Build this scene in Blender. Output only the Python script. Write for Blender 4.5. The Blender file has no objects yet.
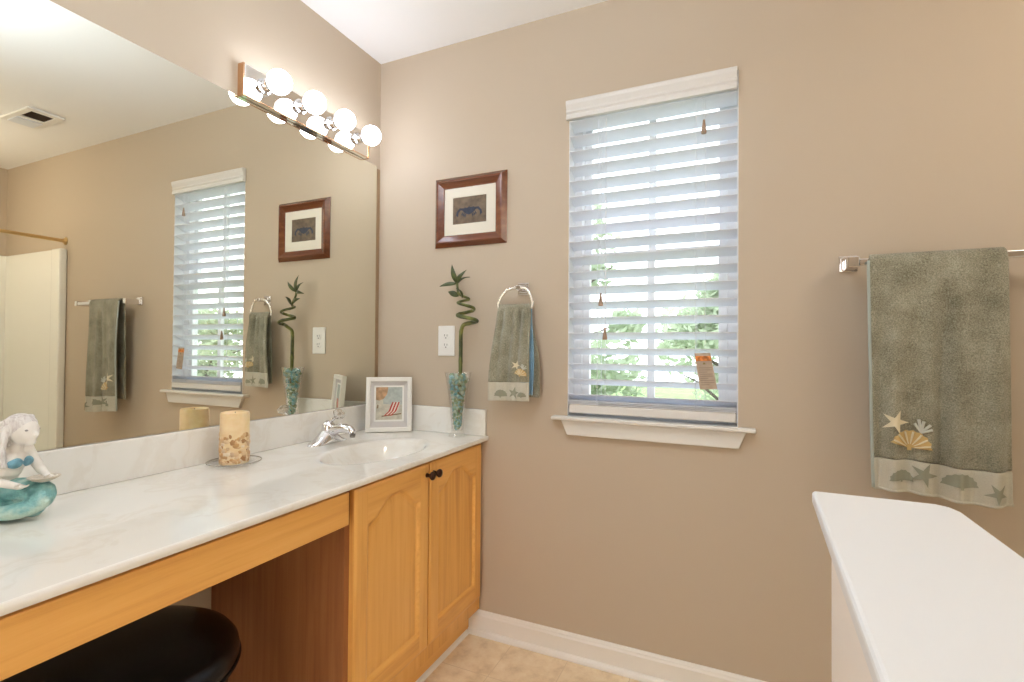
import bpy, bmesh, math, random
from mathutils import Vector, Matrix, noise
random.seed(7)
S = bpy.context.scene
COL = S.collection
PI = math.pi

# ------------------------------------------------------------------ camera
FPX = 501.54
cam_d = bpy.data.cameras.new('camera')
cam_d.sensor_width = 36.0
cam_d.lens = FPX / 1024.0 * 36.0
cam_d.clip_start = 0.02
cam = bpy.data.objects.new('camera', cam_d)
COL.objects.link(cam)
fw = Vector((-0.41297417, 0.91064481, 0.01335531))
rt = Vector((0.91074155, 0.41290558, 0.00766865))
up = Vector((-0.00146893, -0.01533019, 0.99988141))
cam.matrix_world = Matrix(((rt.x, up.x, -fw.x, 1.4874), (rt.y, up.y, -fw.y, -1.8139),
                           (rt.z, up.z, -fw.z, 1.15464), (0, 0, 0, 1)))
S.camera = cam

# ------------------------------------------------------------------ world, lights, exposure
w = bpy.data.worlds.new('sky'); S.world = w; w.use_nodes = True
bg = w.node_tree.nodes['Background']
bg.inputs['Color'].default_value = (0.86, 0.94, 1.0, 1)
bg.inputs['Strength'].default_value = 4.0

def area(name, loc, rot, sx, sy, power, col, portal=False):
    d = bpy.data.lights.new(name, 'AREA'); d.shape = 'RECTANGLE'; d.size = sx; d.size_y = sy
    d.energy = power; d.color = col
    o = bpy.data.objects.new(name, d); COL.objects.link(o)
    o.location = loc; o.rotation_euler = rot
    if portal: d.cycles.is_portal = True
    return o
area('window_portal', (1.188, 0.16, 1.49), (-PI/2, 0, 0), 0.60, 1.22, 1, (1, 1, 1), portal=True)
def point(name, loc, radius, power, col):
    d = bpy.data.lights.new(name, 'POINT'); d.shadow_soft_size = radius; d.energy = power; d.color = col
    o = bpy.data.objects.new(name, d); COL.objects.link(o); o.location = loc
    return o
point('room_fill_light', (0.95, -1.17, 2.26), 0.10, 6.5, (0.86, 0.98, 1.10))  # unseen fill added below the ceiling to brighten the room
area('ceiling_up_fill', (1.0, -1.3, 2.16), (PI, 0, 0), 0.34, 0.34, 14.5, (0.84, 0.97, 1.12))  # made-up upward fill that whitens the ceiling, no fixture there
area('low_fill_light', (1.0, -2.58, 1.05), (PI/2, 0, 0), 0.85, 2.0, 12, (1.0, 0.97, 0.92))  # added fill behind the camera, lifts lower walls, doors and floor
point('shower_lamp_light', (2.80, -0.95, 2.15), 0.12, 17, (1.0, 0.88, 0.72))
BULB = 15.0
S.view_settings.view_transform = 'Standard'
S.view_settings.look = 'None'
S.view_settings.gamma = 1.0
S.view_settings.use_curve_mapping = False
S.view_settings.exposure = 0.06
S.cycles.max_bounces = 12
S.cycles.diffuse_bounces = 6
S.cycles.glossy_bounces = 6
S.cycles.transparent_max_bounces = 16
S.cycles.use_denoising = True
S.cycles.sample_clamp_indirect = 8.0

# ------------------------------------------------------------------ materials
def new_mat(name):
    m = bpy.data.materials.new(name); m.use_nodes = True
    nt = m.node_tree
    return m, nt, nt.nodes['Principled BSDF']
def N(nt, typ, **kw):
    n = nt.nodes.new(typ)
    for k, v in kw.items():
        if k.startswith('_'): setattr(n, k[1:], v)
        else: n.inputs[k].default_value = v
    return n
def ramp(nt, src, stops):
    r = nt.nodes.new('ShaderNodeValToRGB')
    el = r.color_ramp.elements
    el[0].position, el[0].color = stops[0][0], (*stops[0][1], 1)
    el[1].position, el[1].color = stops[-1][0], (*stops[-1][1], 1)
    for p, c in stops[1:-1]:
        e = el.new(p); e.color = (*c, 1)
    nt.links.new(src, r.inputs['Fac'])
    return r
def objco(nt, scale=(1, 1, 1), rot=(0, 0, 0)):
    t = nt.nodes.new('ShaderNodeTexCoord'); mp = nt.nodes.new('ShaderNodeMapping')
    mp.inputs['Scale'].default_value = scale; mp.inputs['Rotation'].default_value = rot
    nt.links.new(t.outputs['Object'], mp.inputs['Vector'])
    return mp.outputs['Vector']
def bump(nt, bsdf, h, strength, dist=0.002):
    b = N(nt, 'ShaderNodeBump', Strength=strength, Distance=dist)
    nt.links.new(h, b.inputs['Height']); nt.links.new(b.outputs['Normal'], bsdf.inputs['Normal'])
def plain(name, col, rough=0.5, metal=0.0, bump_s=0.0, bump_scale=300, var=0.0, spec=0.5, coat=0.0):
    m, nt, b = new_mat(name)
    b.inputs['Base Color'].default_value = (*col, 1)
    b.inputs['Roughness'].default_value = rough; b.inputs['Metallic'].default_value = metal
    b.inputs['Specular IOR Level'].default_value = spec
    b.inputs['Coat Weight'].default_value = coat
    if bump_s or var:
        v = objco(nt); n = N(nt, 'ShaderNodeTexNoise', Scale=bump_scale, Detail=3.0)
        nt.links.new(v, n.inputs['Vector'])
        if bump_s: bump(nt, b, n.outputs['Fac'], bump_s)
        if var:
            r = ramp(nt, n.outputs['Fac'], [(0.3, tuple(c*(1-var) for c in col)), (0.7, tuple(min(1, c*(1+var)) for c in col))])
            nt.links.new(r.outputs['Color'], b.inputs['Base Color'])
    return m
def wood(name, axis, dark, mid, light, rough=0.38, scale=1.0):
    m, nt, b = new_mat(name)
    sc = [60, 60, 60]; sc['xyz'.index(axis)] = 2.5
    v = objco(nt, tuple(s*scale for s in sc))
    n1 = N(nt, 'ShaderNodeTexNoise', Scale=1.0, Detail=6.0, Roughness=0.6, Distortion=0.4)
    nt.links.new(v, n1.inputs['Vector'])
    sc2 = [9, 9, 9]; sc2['xyz'.index(axis)] = 0.8
    v2 = objco(nt, tuple(sc2))
    n2 = N(nt, 'ShaderNodeTexNoise', Scale=1.0, Detail=2.0, Distortion=1.0)
    nt.links.new(v2, n2.inputs['Vector'])
    mx = N(nt, 'ShaderNodeMath', _operation='MULTIPLY_ADD'); mx.inputs[1].default_value = 0.55
    ml = N(nt, 'ShaderNodeMath', _operation='MULTIPLY'); ml.inputs[1].default_value = 0.45
    nt.links.new(n2.outputs['Fac'], ml.inputs[0])
    nt.links.new(n1.outputs['Fac'], mx.inputs[0]); nt.links.new(ml.outputs[0], mx.inputs[2])
    r = ramp(nt, mx.outputs[0], [(0.34, dark), (0.5, mid), (0.66, light)])
    nt.links.new(r.outputs['Color'], b.inputs['Base Color'])
    b.inputs['Roughness'].default_value = rough
    bump(nt, b, n1.outputs['Fac'], 0.12, 0.001)
    return m
def glass_thin(name, col=(1, 1, 1), gloss=0.12, rough=0.0):
    m = bpy.data.materials.new(name); m.use_nodes = True; nt = m.node_tree; nt.nodes.clear()
    o = nt.nodes.new('ShaderNodeOutputMaterial')
    t = N(nt, 'ShaderNodeBsdfTransparent', Color=(*col, 1)); g = N(nt, 'ShaderNodeBsdfGlossy', Roughness=rough)
    lw = N(nt, 'ShaderNodeLayerWeight', Blend=0.25)
    ml = N(nt, 'ShaderNodeMath', _operation='MULTIPLY_ADD'); ml.inputs[1].default_value = 0.55; ml.inputs[2].default_value = gloss*0.4
    mx = nt.nodes.new('ShaderNodeMixShader')
    nt.links.new(lw.outputs['Facing'], ml.inputs[0]); nt.links.new(ml.outputs[0], mx.inputs[0])
    nt.links.new(t.outputs[0], mx.inputs[1]); nt.links.new(g.outputs[0], mx.inputs[2]); nt.links.new(mx.outputs[0], o.inputs[0])
    return m
def translucent(name, col, tcol, fac, rough=0.4):
    m, nt, b = new_mat(name)
    b.inputs['Base Color'].default_value = (*col, 1); b.inputs['Roughness'].default_value = rough
    t = N(nt, 'ShaderNodeBsdfTranslucent', Color=(*tcol, 1)); mx = N(nt, 'ShaderNodeMixShader', Fac=fac)
    nt.links.new(b.outputs[0], mx.inputs[1]); nt.links.new(t.outputs[0], mx.inputs[2])
    nt.links.new(mx.outputs[0], nt.nodes['Material Output'].inputs[0])
    return m

M = {}
M['wall'] = plain('tan_wall_paint', (0.51, 0.422, 0.322), 0.6, bump_s=0.05, bump_scale=180, spec=0.3)
M['ceiling'] = plain('white_ceiling_paint', (0.90, 0.90, 0.90), 0.9, bump_s=0.06, bump_scale=120, spec=0.1)
M['trim'] = plain('white_trim_paint', (0.82, 0.80, 0.76), 0.35)
M['vinyl'] = plain('white_vinyl', (0.80, 0.81, 0.84), 0.4)
M['cap'] = plain('white_cap_paint', (0.76, 0.76, 0.76), 0.5)
M['half'] = plain('cream_half_wall_paint', (0.88, 0.83, 0.78), 0.55)
M['slat'] = translucent('white_slat', (0.86, 0.87, 0.90), (0.80, 0.84, 0.92), 0.30)
M['valance'] = plain('white_valance', (0.70, 0.68, 0.65), 0.4)
M['sill'] = plain('white_sill_paint', (0.72, 0.70, 0.66), 0.4)
M['cord'] = plain('white_cord', (0.75, 0.77, 0.82), 0.8)
M['tassel'] = plain('tan_tassel', (0.33, 0.22, 0.15), 0.5)
M['chrome'] = plain('polished_chrome', (0.80, 0.80, 0.83), 0.06, 1.0)
M['plate'] = plain('mirror_chrome_plate', (0.88, 0.86, 0.84), 0.04, 1.0)
M['tinted_chrome'] = plain('wall_tinted_chrome', (0.72, 0.45, 0.27), 0.25, 1.0)  # chrome end caps: brown wall reflection put into the base colour
M['brass'] = plain('brushed_brass', (0.62, 0.43, 0.20), 0.3, 1.0)
M['mirror'] = plain('mirror_silver', (0.86, 0.86, 0.78), 0.0, 1.0)
M['glass'] = glass_thin('clear_glass')
M['pane'] = glass_thin('window_glass', gloss=0.03)
M['acrylic'] = glass_thin('clear_acrylic', (0.97, 0.96, 0.93), 1.1, 0.02)
M['black'] = plain('black_leather', (0.003, 0.0025, 0.003), 0.24, bump_s=0.03, bump_scale=120, spec=0.3)
M['blackleg'] = plain('black_lacquer', (0.01, 0.008, 0.008), 0.25)
M['bronze'] = plain('dark_bronze', (0.05, 0.022, 0.015), 0.3, 0.8)
OAK = ((0.62, 0.285, 0.066), (0.75, 0.385, 0.095), (0.80, 0.44, 0.13))
M['oak_z'] = wood('oak_vertical', 'z', *OAK)
M['oak_y'] = wood('oak_horizontal', 'y', *OAK)
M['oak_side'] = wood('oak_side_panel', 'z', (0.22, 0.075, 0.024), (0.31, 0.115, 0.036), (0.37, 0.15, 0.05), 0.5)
M['plastic'] = plain('white_plastic', (0.83, 0.82, 0.79), 0.3)
M['dark'] = plain('dark_slot', (0.03, 0.025, 0.02), 0.6)
M['fiber'] = plain('white_fibreglass', (0.88, 0.87, 0.80), 0.2)
M['wax'] = None
M['stalk'] = None

# marble
def marble():
    m, nt, b = new_mat('cultured_marble')
    v = objco(nt, (1, 1, 1))
    n0 = N(nt, 'ShaderNodeTexNoise', Scale=3.0, Detail=4.0); nt.links.new(v, n0.inputs['Vector'])
    add = N(nt, 'ShaderNodeVectorMath', _operation='MULTIPLY_ADD')
    nt.links.new(n0.outputs['Color'], add.inputs[0]); add.inputs[1].default_value = (0.5, 0.5, 0.5); nt.links.new(v, add.inputs[2])
    n = N(nt, 'ShaderNodeTexNoise', Scale=4.5, Detail=8.0, Roughness=0.6, Distortion=0.8)
    nt.links.new(add.outputs[0], n.inputs['Vector'])
    r = ramp(nt, n.outputs['Fac'], [(0.30, (0.85, 0.835, 0.79)), (0.50, (0.845, 0.825, 0.775)), (0.555, (0.80, 0.768, 0.705)), (0.61, (0.84, 0.82, 0.77)), (0.8, (0.85, 0.835, 0.79))])
    nt.links.new(r.outputs['Color'], b.inputs['Base Color'])
    b.inputs['Roughness'].default_value = 0.05; b.inputs['Specular IOR Level'].default_value = 0.85
    return m
M['marble'] = marble()
def tile_mat():
    m, nt, b = new_mat('beige_vinyl_tile')
    v = objco(nt)
    n = N(nt, 'ShaderNodeTexNoise', Scale=16.0, Detail=8.0, Roughness=0.65); nt.links.new(v, n.inputs['Vector'])
    r = ramp(nt, n.outputs['Fac'], [(0.30, (0.64, 0.48, 0.30)), (0.5, (0.80, 0.64, 0.43)), (0.7, (0.88, 0.75, 0.55))])
    br = N(nt, 'ShaderNodeTexBrick', Scale=1.0, Mortar=(0.68, 0.53, 0.35, 1)); br.offset = 0.0
    br.inputs['Brick Width'].default_value = 0.228; br.inputs['Row Height'].default_value = 0.228; br.inputs['Mortar Size'].default_value = 0.0022
    br.inputs['Mortar Smooth'].default_value = 0.6
    mp = objco(nt, (1, 1, 1)); nt.links.new(mp, br.inputs['Vector'])
    nt.links.new(r.outputs['Color'], br.inputs['Color1']); nt.links.new(r.outputs['Color'], br.inputs['Color2'])
    nt.links.new(br.outputs['Color'], b.inputs['Base Color'])
    b.inputs['Roughness'].default_value = 0.42
    return m
M['floor'] = tile_mat()
def terry(name, c0, c1, c2):
    m, nt, b = new_mat(name)
    v = objco(nt)
    n = N(nt, 'ShaderNodeTexNoise', Scale=330.0, Detail=3.0); nt.links.new(v, n.inputs['Vector'])
    n2 = N(nt, 'ShaderNodeTexNoise', Scale=14.0, Detail=4.0); nt.links.new(v, n2.inputs['Vector'])
    a = N(nt, 'ShaderNodeMath', _operation='MULTIPLY_ADD'); a.inputs[1].default_value = 0.6
    mu = N(nt, 'ShaderNodeMath', _operation='MULTIPLY'); mu.inputs[1].default_value = 0.4
    nt.links.new(n2.outputs['Fac'], mu.inputs[0]); nt.links.new(n.outputs['Fac'], a.inputs[0]); nt.links.new(mu.outputs[0], a.inputs[2])
    r = ramp(nt, a.outputs[0], [(0.33, c0), (0.5, c1), (0.67, c2)])
    nt.links.new(r.outputs['Color'], b.inputs['Base Color'])
    b.inputs['Roughness'].default_value = 0.95; b.inputs['Specular IOR Level'].default_value = 0.1
    b.inputs['Sheen Weight'].default_value = 0.25
    bump(nt, b, n.outputs['Fac'], 0.9, 0.004)
    return m
M['terry'] = terry('sage_terry', (0.130, 0.120, 0.075), (0.27, 0.252, 0.18), (0.43, 0.41, 0.315))
M['terry_daylit'] = terry('daylit_terry', (0.16, 0.30, 0.42), (0.24, 0.42, 0.58), (0.34, 0.54, 0.70))  # sage terry with cool daylight put into its colours
M['woven'] = plain('pale_woven_border', (0.52, 0.49, 0.40), 0.85, bump_s=0.5, bump_scale=500, var=0.10)
M['woven_motif'] = plain('sage_woven_motif', (0.27, 0.27, 0.20), 0.9, bump_s=0.4, bump_scale=500)
M['thread_gold'] = plain('golden_embroidery', (0.58, 0.40, 0.16), 0.6, bump_s=0.5, bump_scale=600)
M['thread_cream'] = plain('cream_embroidery', (0.74, 0.66, 0.47), 0.6, bump_s=0.5, bump_scale=600)
M['thread_pale'] = plain('pale_embroidery', (0.55, 0.56, 0.50), 0.7, bump_s=0.5, bump_scale=600)

# ------------------------------------------------------------------ mesh helpers
ORG = {}
def tag(o, label=None, cat=None, group=None, kind=None):
    if label: o['label'] = label
    if cat: o['category'] = cat
    if group: o['group'] = group
    if kind: o['kind'] = kind
    return o
def thing(name, label, cat, loc, group=None):
    o = bpy.data.objects.new(name, None); COL.objects.link(o); o.empty_display_size = 0.05
    o.location = loc; ORG[o.name] = Vector(loc)
    return tag(o, label, cat, group)
def obj(name, bm, mat, parent=None, smooth=False, bevel=0.0, loc=None, seg=2, angle=40):
    """links the bmesh (world coordinates) as one mesh object"""
    org = ORG[parent.name] if parent is not None else Vector(loc or (0, 0, 0))
    bmesh.ops.recalc_face_normals(bm, faces=bm.faces)
    if org.length: bmesh.ops.translate(bm, verts=bm.verts, vec=-org)
    me = bpy.data.meshes.new(name); bm.to_mesh(me); bm.free()
    mats = mat if isinstance(mat, (list, tuple)) else [mat]
    for m in mats: me.materials.append(m)
    o = bpy.data.objects.new(name, me); COL.objects.link(o)
    if parent is not None:
        o.parent = parent; ORG[o.name] = org
        if parent.type == 'EMPTY': pass
    else:
        o.location = org; ORG[o.name] = org
    if parent is not None and parent.type != 'EMPTY':
        pass
    if smooth:
        for p in me.polygons: p.use_smooth = True
        if smooth == 'angle':
            me.set_sharp_from_angle(angle=math.radians(angle))
    if bevel:
        b = o.modifiers.new('bevel', 'BEVEL'); b.width = bevel; b.segments = seg; b.limit_method = 'ANGLE'; b.angle_limit = math.radians(35)
    return o
def BM(): return bmesh.new()
def bx(bm, x0, x1, y0, y1, z0, z1, mi=0):
    vs = [bm.verts.new(c) for c in ((x0,y0,z0),(x1,y0,z0),(x1,y1,z0),(x0,y1,z0),(x0,y0,z1),(x1,y0,z1),(x1,y1,z1),(x0,y1,z1))]
    for f in ((0,3,2,1),(4,5,6,7),(0,1,5,4),(1,2,6,5),(2,3,7,6),(3,0,4,7)):
        fc = bm.faces.new([vs[i] for i in f]); fc.material_index = mi
    return vs
def box(*a):
    b = BM(); bx(b, *a); return b
def frame_at(d):
    d = d.normalized(); a = Vector((0, 0, 1)) if abs(d.z) < 0.9 else Vector((1, 0, 0))
    x = d.cross(a).normalized(); return x, d.cross(x).normalized()
def tube(bm, pts, r, seg=12, cap=True, closed=False, flat=None):
    pts = [Vector(p) for p in pts]; n = len(pts)
    rs = list(r) if isinstance(r, (list, tuple)) else [r]*n
    rings = []; px = None
    for i, p in enumerate(pts):
        if closed: d = pts[(i+1) % n] - pts[i-1]
        else: d = pts[min(i+1, n-1)] - pts[max(i-1, 0)]
        d.normalize()
        if px is None: x, y = frame_at(d)
        else:
            x = (px - d*px.dot(d)).normalized(); y = d.cross(x)
        px = x
        rings.append([bm.verts.new(p + (x*math.cos(2*PI*k/seg) + y*math.sin(2*PI*k/seg))*rs[i]) for k in range(seg)])
    for i in range(n if closed else n-1):
        a, b = rings[i], rings[(i+1) % n]
        for k in range(seg):
            bm.faces.new((a[k], a[(k+1) % seg], b[(k+1) % seg], b[k]))
    if cap and not closed:
        bm.faces.new(rings[0][::-1]); bm.faces.new(rings[-1])
def lathe(bm, prof, c, seg=32, axis='z'):
    c = Vector(c); rings = []
    def P(r, h, t):
        if axis == 'z': return Vector((r*math.cos(t), r*math.sin(t), h))
        if axis == 'x': return Vector((h, r*math.cos(t), r*math.sin(t)))
        return Vector((r*math.sin(t), h, r*math.cos(t)))
    for r, h in prof:
        if r < 1e-6: rings.append([bm.verts.new(c + P(0, h, 0))])
        else: rings.append([bm.verts.new(c + P(r, h, 2*PI*k/seg)) for k in range(seg)])
    for a, b in zip(rings, rings[1:]):
        for k in range(seg):
            q = (k+1) % seg
            if len(a) == 1 and len(b) == 1: continue
            if len(a) == 1: bm.faces.new((a[0], b[k], b[q]))
            elif len(b) == 1: bm.faces.new((a[k], a[q], b[0]))
            else: bm.faces.new((a[k], a[q], b[q], b[k]))
def ball(bm, c, r, sub=2, sc=(1, 1, 1), rot=None):
    m = Matrix.Translation(Vector(c))
    if rot is not None: m = m @ rot
    m = m @ Matrix.Diagonal((sc[0], sc[1], sc[2], 1))
    return bmesh.ops.create_icosphere(bm, subdivisions=sub, radius=r, matrix=m)['verts']
def capsule(bm, a, b, ra, rb, n=None):
    a, b = Vector(a), Vector(b); L = (b-a).length
    n = n or max(2, int(L/(min(ra, rb)*0.5))+1)
    for i in range(n):
        t = i/(n-1); ball(bm, a.lerp(b, t), ra + (rb-ra)*t, 2)
def grid(bm, nu, nv, fn, mi=0):
    vs = [[bm.verts.new(fn(i/(nu-1), j/(nv-1))) for j in range(nv)] for i in range(nu)]
    for i in range(nu-1):
        for j in range(nv-1):
            f = bm.faces.new((vs[i][j], vs[i+1][j], vs[i+1][j+1], vs[i][j+1])); f.material_index = mi
    return vs
def prism_xz(bm, pts, y0, y1):
    a = [bm.verts.new((x, y0, z)) for x, z in pts]; b = [bm.verts.new((x, y1, z)) for x, z in pts]
    n = len(pts)
    bm.faces.new(a); bm.faces.new(b[::-1])
    for i in range(n): bm.faces.new((a[i], a[(i+1) % n], b[(i+1) % n], b[i]))
def sm(a, b, x):
    t = min(1, max(0, (x-a)/(b-a))); return t*t*(3-2*t)

# ------------------------------------------------------------------ room shell
WX0, WX1, WZ0, WZ1 = 0.897, 1.484, 0.888, 2.084
RX, RY = 3.44, -2.6
b = BM()
bx(b, -0.1, WX0, 0, 0.14, 0, 2.54); bx(b, WX1, RX+0.1, 0, 0.14, 0, 2.54)
bx(b, WX0, WX1, 0, 0.14, 0, WZ0); bx(b, WX0, WX1, 0, 0.14, WZ1, 2.54)
tag(obj('wall_back', b, M['wall']), kind='structure')
tag(obj('wall_left', box(-0.1, 0, RY, 0, 0, 2.54), M['wall']), kind='structure')
tag(obj('wall_right', box(RX, RX+0.1, RY, 0, 0, 2.54), M['wall']), kind='structure')
tag(obj('wall_front', box(-0.1, RX+0.1, RY-0.1, RY, 0, 2.54), M['wall']), kind='structure')
tag(obj('floor', box(-0.1, RX+0.1, RY-0.1, 0.14, -0.1, 0), M['floor']), kind='structure')
tag(obj('ceiling', box(-0.1, RX+0.1, RY-0.1, 0.14, 2.44, 2.54), M['ceiling']), kind='structure')
# baseboard with stepped top and shoe moulding
def prof_x(bm, prof, x0, x1):      # profile in (y, z) swept along x
    a = [bm.verts.new((x0, y, z)) for y, z in prof]; c = [bm.verts.new((x1, y, z)) for y, z in prof]
    n = len(prof); bm.faces.new(a); bm.faces.new(c[::-1])
    for i in range(n): bm.faces.new((a[i], a[(i+1) % n], c[(i+1) % n], c[i]))
b = BM()
prof_x(b, [(0, 0), (-0.026, 0), (-0.0265, 0.006), (-0.024, 0.013), (-0.018, 0.018), (-0.013, 0.020), (-0.013, 0.074), (-0.010, 0.080), (-0.009, 0.086), (-0.004, 0.092), (0, 0.093)], 0.4865, 2.6)
tag(obj('baseboard_back', b, M['trim']), kind='structure')
b = BM()
pr = [(0.485, 0), (0.496, 0), (0.4955, 0.006), (0.492, 0.012), (0.485, 0.016)]
a = [b.verts.new((x, -0.027, z)) for x, z in pr]; c = [b.verts.new((x, -0.775, z)) for x, z in pr]
b.faces.new(a); b.faces.new(c[::-1])
for i in range(5): b.faces.new((a[i], a[(i+1) % 5], c[(i+1) % 5], c[i]))
tag(obj('trim_2', b, M['trim']), kind='structure')
# window stool and apron
b = BM()
bx(b, 0.842, 1.537, -0.036, 0.001, 0.886, 0.900)
st = obj('trim_1', b, M['sill'], bevel=0.005, seg=3); tag(st, kind='structure')
b = BM()
prism_xz(b, [(0.876, 0.885), (1.508, 0.885), (1.486, 0.830), (0.900, 0.830)], -0.018, 0.0)
obj('apron_moulding', b, M['sill'], st, bevel=0.003)
b = BM(); bx(b, WX0, WX1, 0.0, 0.07, 0.888, 0.900)
bx(b, WX0-0.001, WX0+0.003, 0.001, 0.07, 0.90, WZ1); bx(b, WX1-0.003, WX1+0.001, 0.001, 0.07, 0.90, WZ1); bx(b, WX0, WX1, 0.001, 0.07, WZ1-0.003, WZ1+0.001)
tag(obj('trim_3', b, M['vinyl']), kind='structure')

# ------------------------------------------------------------------ window
b = BM(); y0, y1 = 0.065, 0.125
bx(b, WX0, WX0+0.035, y0, y1, 0.90, WZ1); bx(b, WX1-0.035, WX1, y0, y1, 0.90, WZ1)
bx(b, WX0+0.035, WX1-0.035, y0, y1, 0.90, 0.93); bx(b, WX0+0.035, WX1-0.035, y0, y1, WZ1-0.02, WZ1)
win = obj('window_1', b, M['vinyl'], bevel=0.003); tag(win, kind='structure')
def sash(z0, z1, y):
    b = BM(); xa, xb = WX0+0.035, WX1-0.035; t = 0.028
    bx(b, xa, xa+t, y, y+0.025, z0, z1); bx(b, xb-t, xb, y, y+0.025, z0, z1)
    bx(b, xa+t, xb-t, y, y+0.025, z0, z0+0.035); bx(b, xa+t, xb-t, y, y+0.025, z1-0.026, z1)
    o = obj('sash', b, M['vinyl'], win, bevel=0.002)
    obj('window_pane', box(xa+t-0.002, xb-t+0.002, y+0.010, y+0.014, z0+0.033, z1-0.024), M['pane'], o)
    xm = (xa+xb)/2
    obj('muntin', box(xm-0.013, xm+0.013, y+0.003, y+0.022, z0+0.035, z1-0.026), M['vinyl'], o)
sash(0.932, 1.520, 0.072); sash(1.490, 2.064, 0.098)

# ------------------------------------------------------------------ blinds
bl = thing('window_blinds', 'white horizontal slatted blinds lowered over the window', 'blinds', (1.19, -0.02, 0.92))
b = BM()
vp = [(-0.002, 2.016), (-0.020, 2.016), (-0.020, 2.020), (-0.019, 2.030), (-0.016, 2.034), (-0.016, 2.038), (-0.020, 2.043), (-0.017, 2.052), (-0.020, 2.060), (-0.024, 2.070), (-0.025, 2.082), (-0.021, 2.087), (-0.012, 2.088), (-0.002, 2.088)]
prof_x(b, vp, 0.890, 1.480)
obj('valance', b, M['valance'], bl, bevel=0.0015)
obj('headrail', box(0.903, 1.478, 0.002, 0.055, 2.052, 2.080), M['vinyl'], bl)
b = BM(); tw = math.radians(23); SW = 0.058; SY = 0.0215
zs = [2.011 - 0.0571*k for k in range(19)]
for zf in zs:
    n = 7; cols = []
    yc = SY; zc = zf - 0.5*SW*math.sin(tw)
    for s in (0, 1):
        x = (0.9015, 1.4795)[s]; rowT = []; rowB = []
        for i in range(n):
            u = i/(n-1) - 0.5
            crown = 0.0025*(1 - 4*u*u)
            yy = yc + u*SW*math.cos(tw) + crown*math.sin(tw); zz = zc - u*SW*math.sin(tw) + crown*math.cos(tw)
            th = 0.0014
            rowT.append(b.verts.new((x, yy, zz+th))); rowB.append(b.verts.new((x, yy, zz-th)))
        cols.append(rowT + rowB[::-1])
    L = len(cols[0])
    for i in range(L): b.faces.new((cols[0][i], cols[0][(i+1) % L], cols[1][(i+1) % L], cols[1][i]))
    b.faces.new(cols[0]); b.faces.new(cols[1][::-1])
for z in (0.9475, 0.953, 0.9585):
    bx(b, 0.903, 1.478, -0.006, 0.050, z-0.0016, z+0.0016)
obj('slats', b, M['slat'], bl)
obj('bottom_rail', box(0.903, 1.478, -0.006, 0.052, 0.912, 0.945), M['valance'], bl, bevel=0.006, seg=3)
b = BM()
for x in (1.012, 1.352):
    for y in (-0.0075, 0.0525):
        tube(b, [(x, y, 2.0), (x, y, 0.945)], 0.0010, 6)
    tube(b, [(x+0.030, -0.008, 2.0), (x+0.030, -0.008, 0.945)], 0.0008, 6)
obj('ladder_cord', b, M['cord'], bl)
def tassel(x, z, zt=2.0):
    b = BM(); tube(b, [(x, -0.016, zt), (x, -0.016, z+0.02)], 0.0009, 6)
    o = obj('pull_cord', b, M['cord'], bl)
    b = BM(); lathe(b, [(0, 0.024), (0.003, 0.024), (0.0045, 0.012), (0.0085, -0.016), (0.0085, -0.022), (0, -0.023)], (x, -0.016, z), 14)
    obj('tassel', b, M['tassel'], o, smooth='angle')
tassel(1.377, 1.905); tassel(1.026, 1.332); tassel(1.042, 1.208)
b = BM()
tg = [(1.349, 1.141), (1.399, 1.142), (1.421, 1.023), (1.367, 1.019)]
prism_xz(b, tg, -0.0175, -0.0165)
tagm = plain('tan_card', (0.42, 0.33, 0.25), 0.7, var=0.08, bump_scale=60)
ht = obj('hang_tag', b, tagm, bl)
def tq(u, v):       # u across, v down the tag
    (ax, az), (bx_, bz), (cx, cz), (dx, dz) = tg
    return ((ax*(1-u)+bx_*u)*(1-v) + (dx*(1-u)+cx*u)*v, (az*(1-u)+bz*u)*(1-v) + (dz*(1-u)+cz*u)*v)
b = BM(); prism_xz(b, [tq(0.02, 0.08), tq(0.98, 0.08), tq(0.98, 0.22), tq(0.02, 0.22)], -0.0181, -0.0176)
obj('tag_warning_strip', b, plain('orange_print', (0.62, 0.20, 0.04), 0.6, var=0.5, bump_scale=90), ht)
b = BM(); prism_xz(b, [tq(0.50, 0.245), tq(0.60, 0.315), tq(0.40, 0.315)], -0.0181, -0.0176)
obj('tag_symbol', b, plain('olive_print', (0.22, 0.17, 0.04), 0.6), ht)
b = BM()
for i in range(9):
    v = 0.40 + i*0.058; e = 0.92 if i % 3 != 2 else 0.6
    prism_xz(b, [tq(0.12, v), tq(e, v), tq(e, v+0.018), tq(0.12, v+0.018)], -0.0179, -0.0176)
obj('tag_print_lines', b, plain('grey_print', (0.27, 0.21, 0.16), 0.7), ht)

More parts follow.
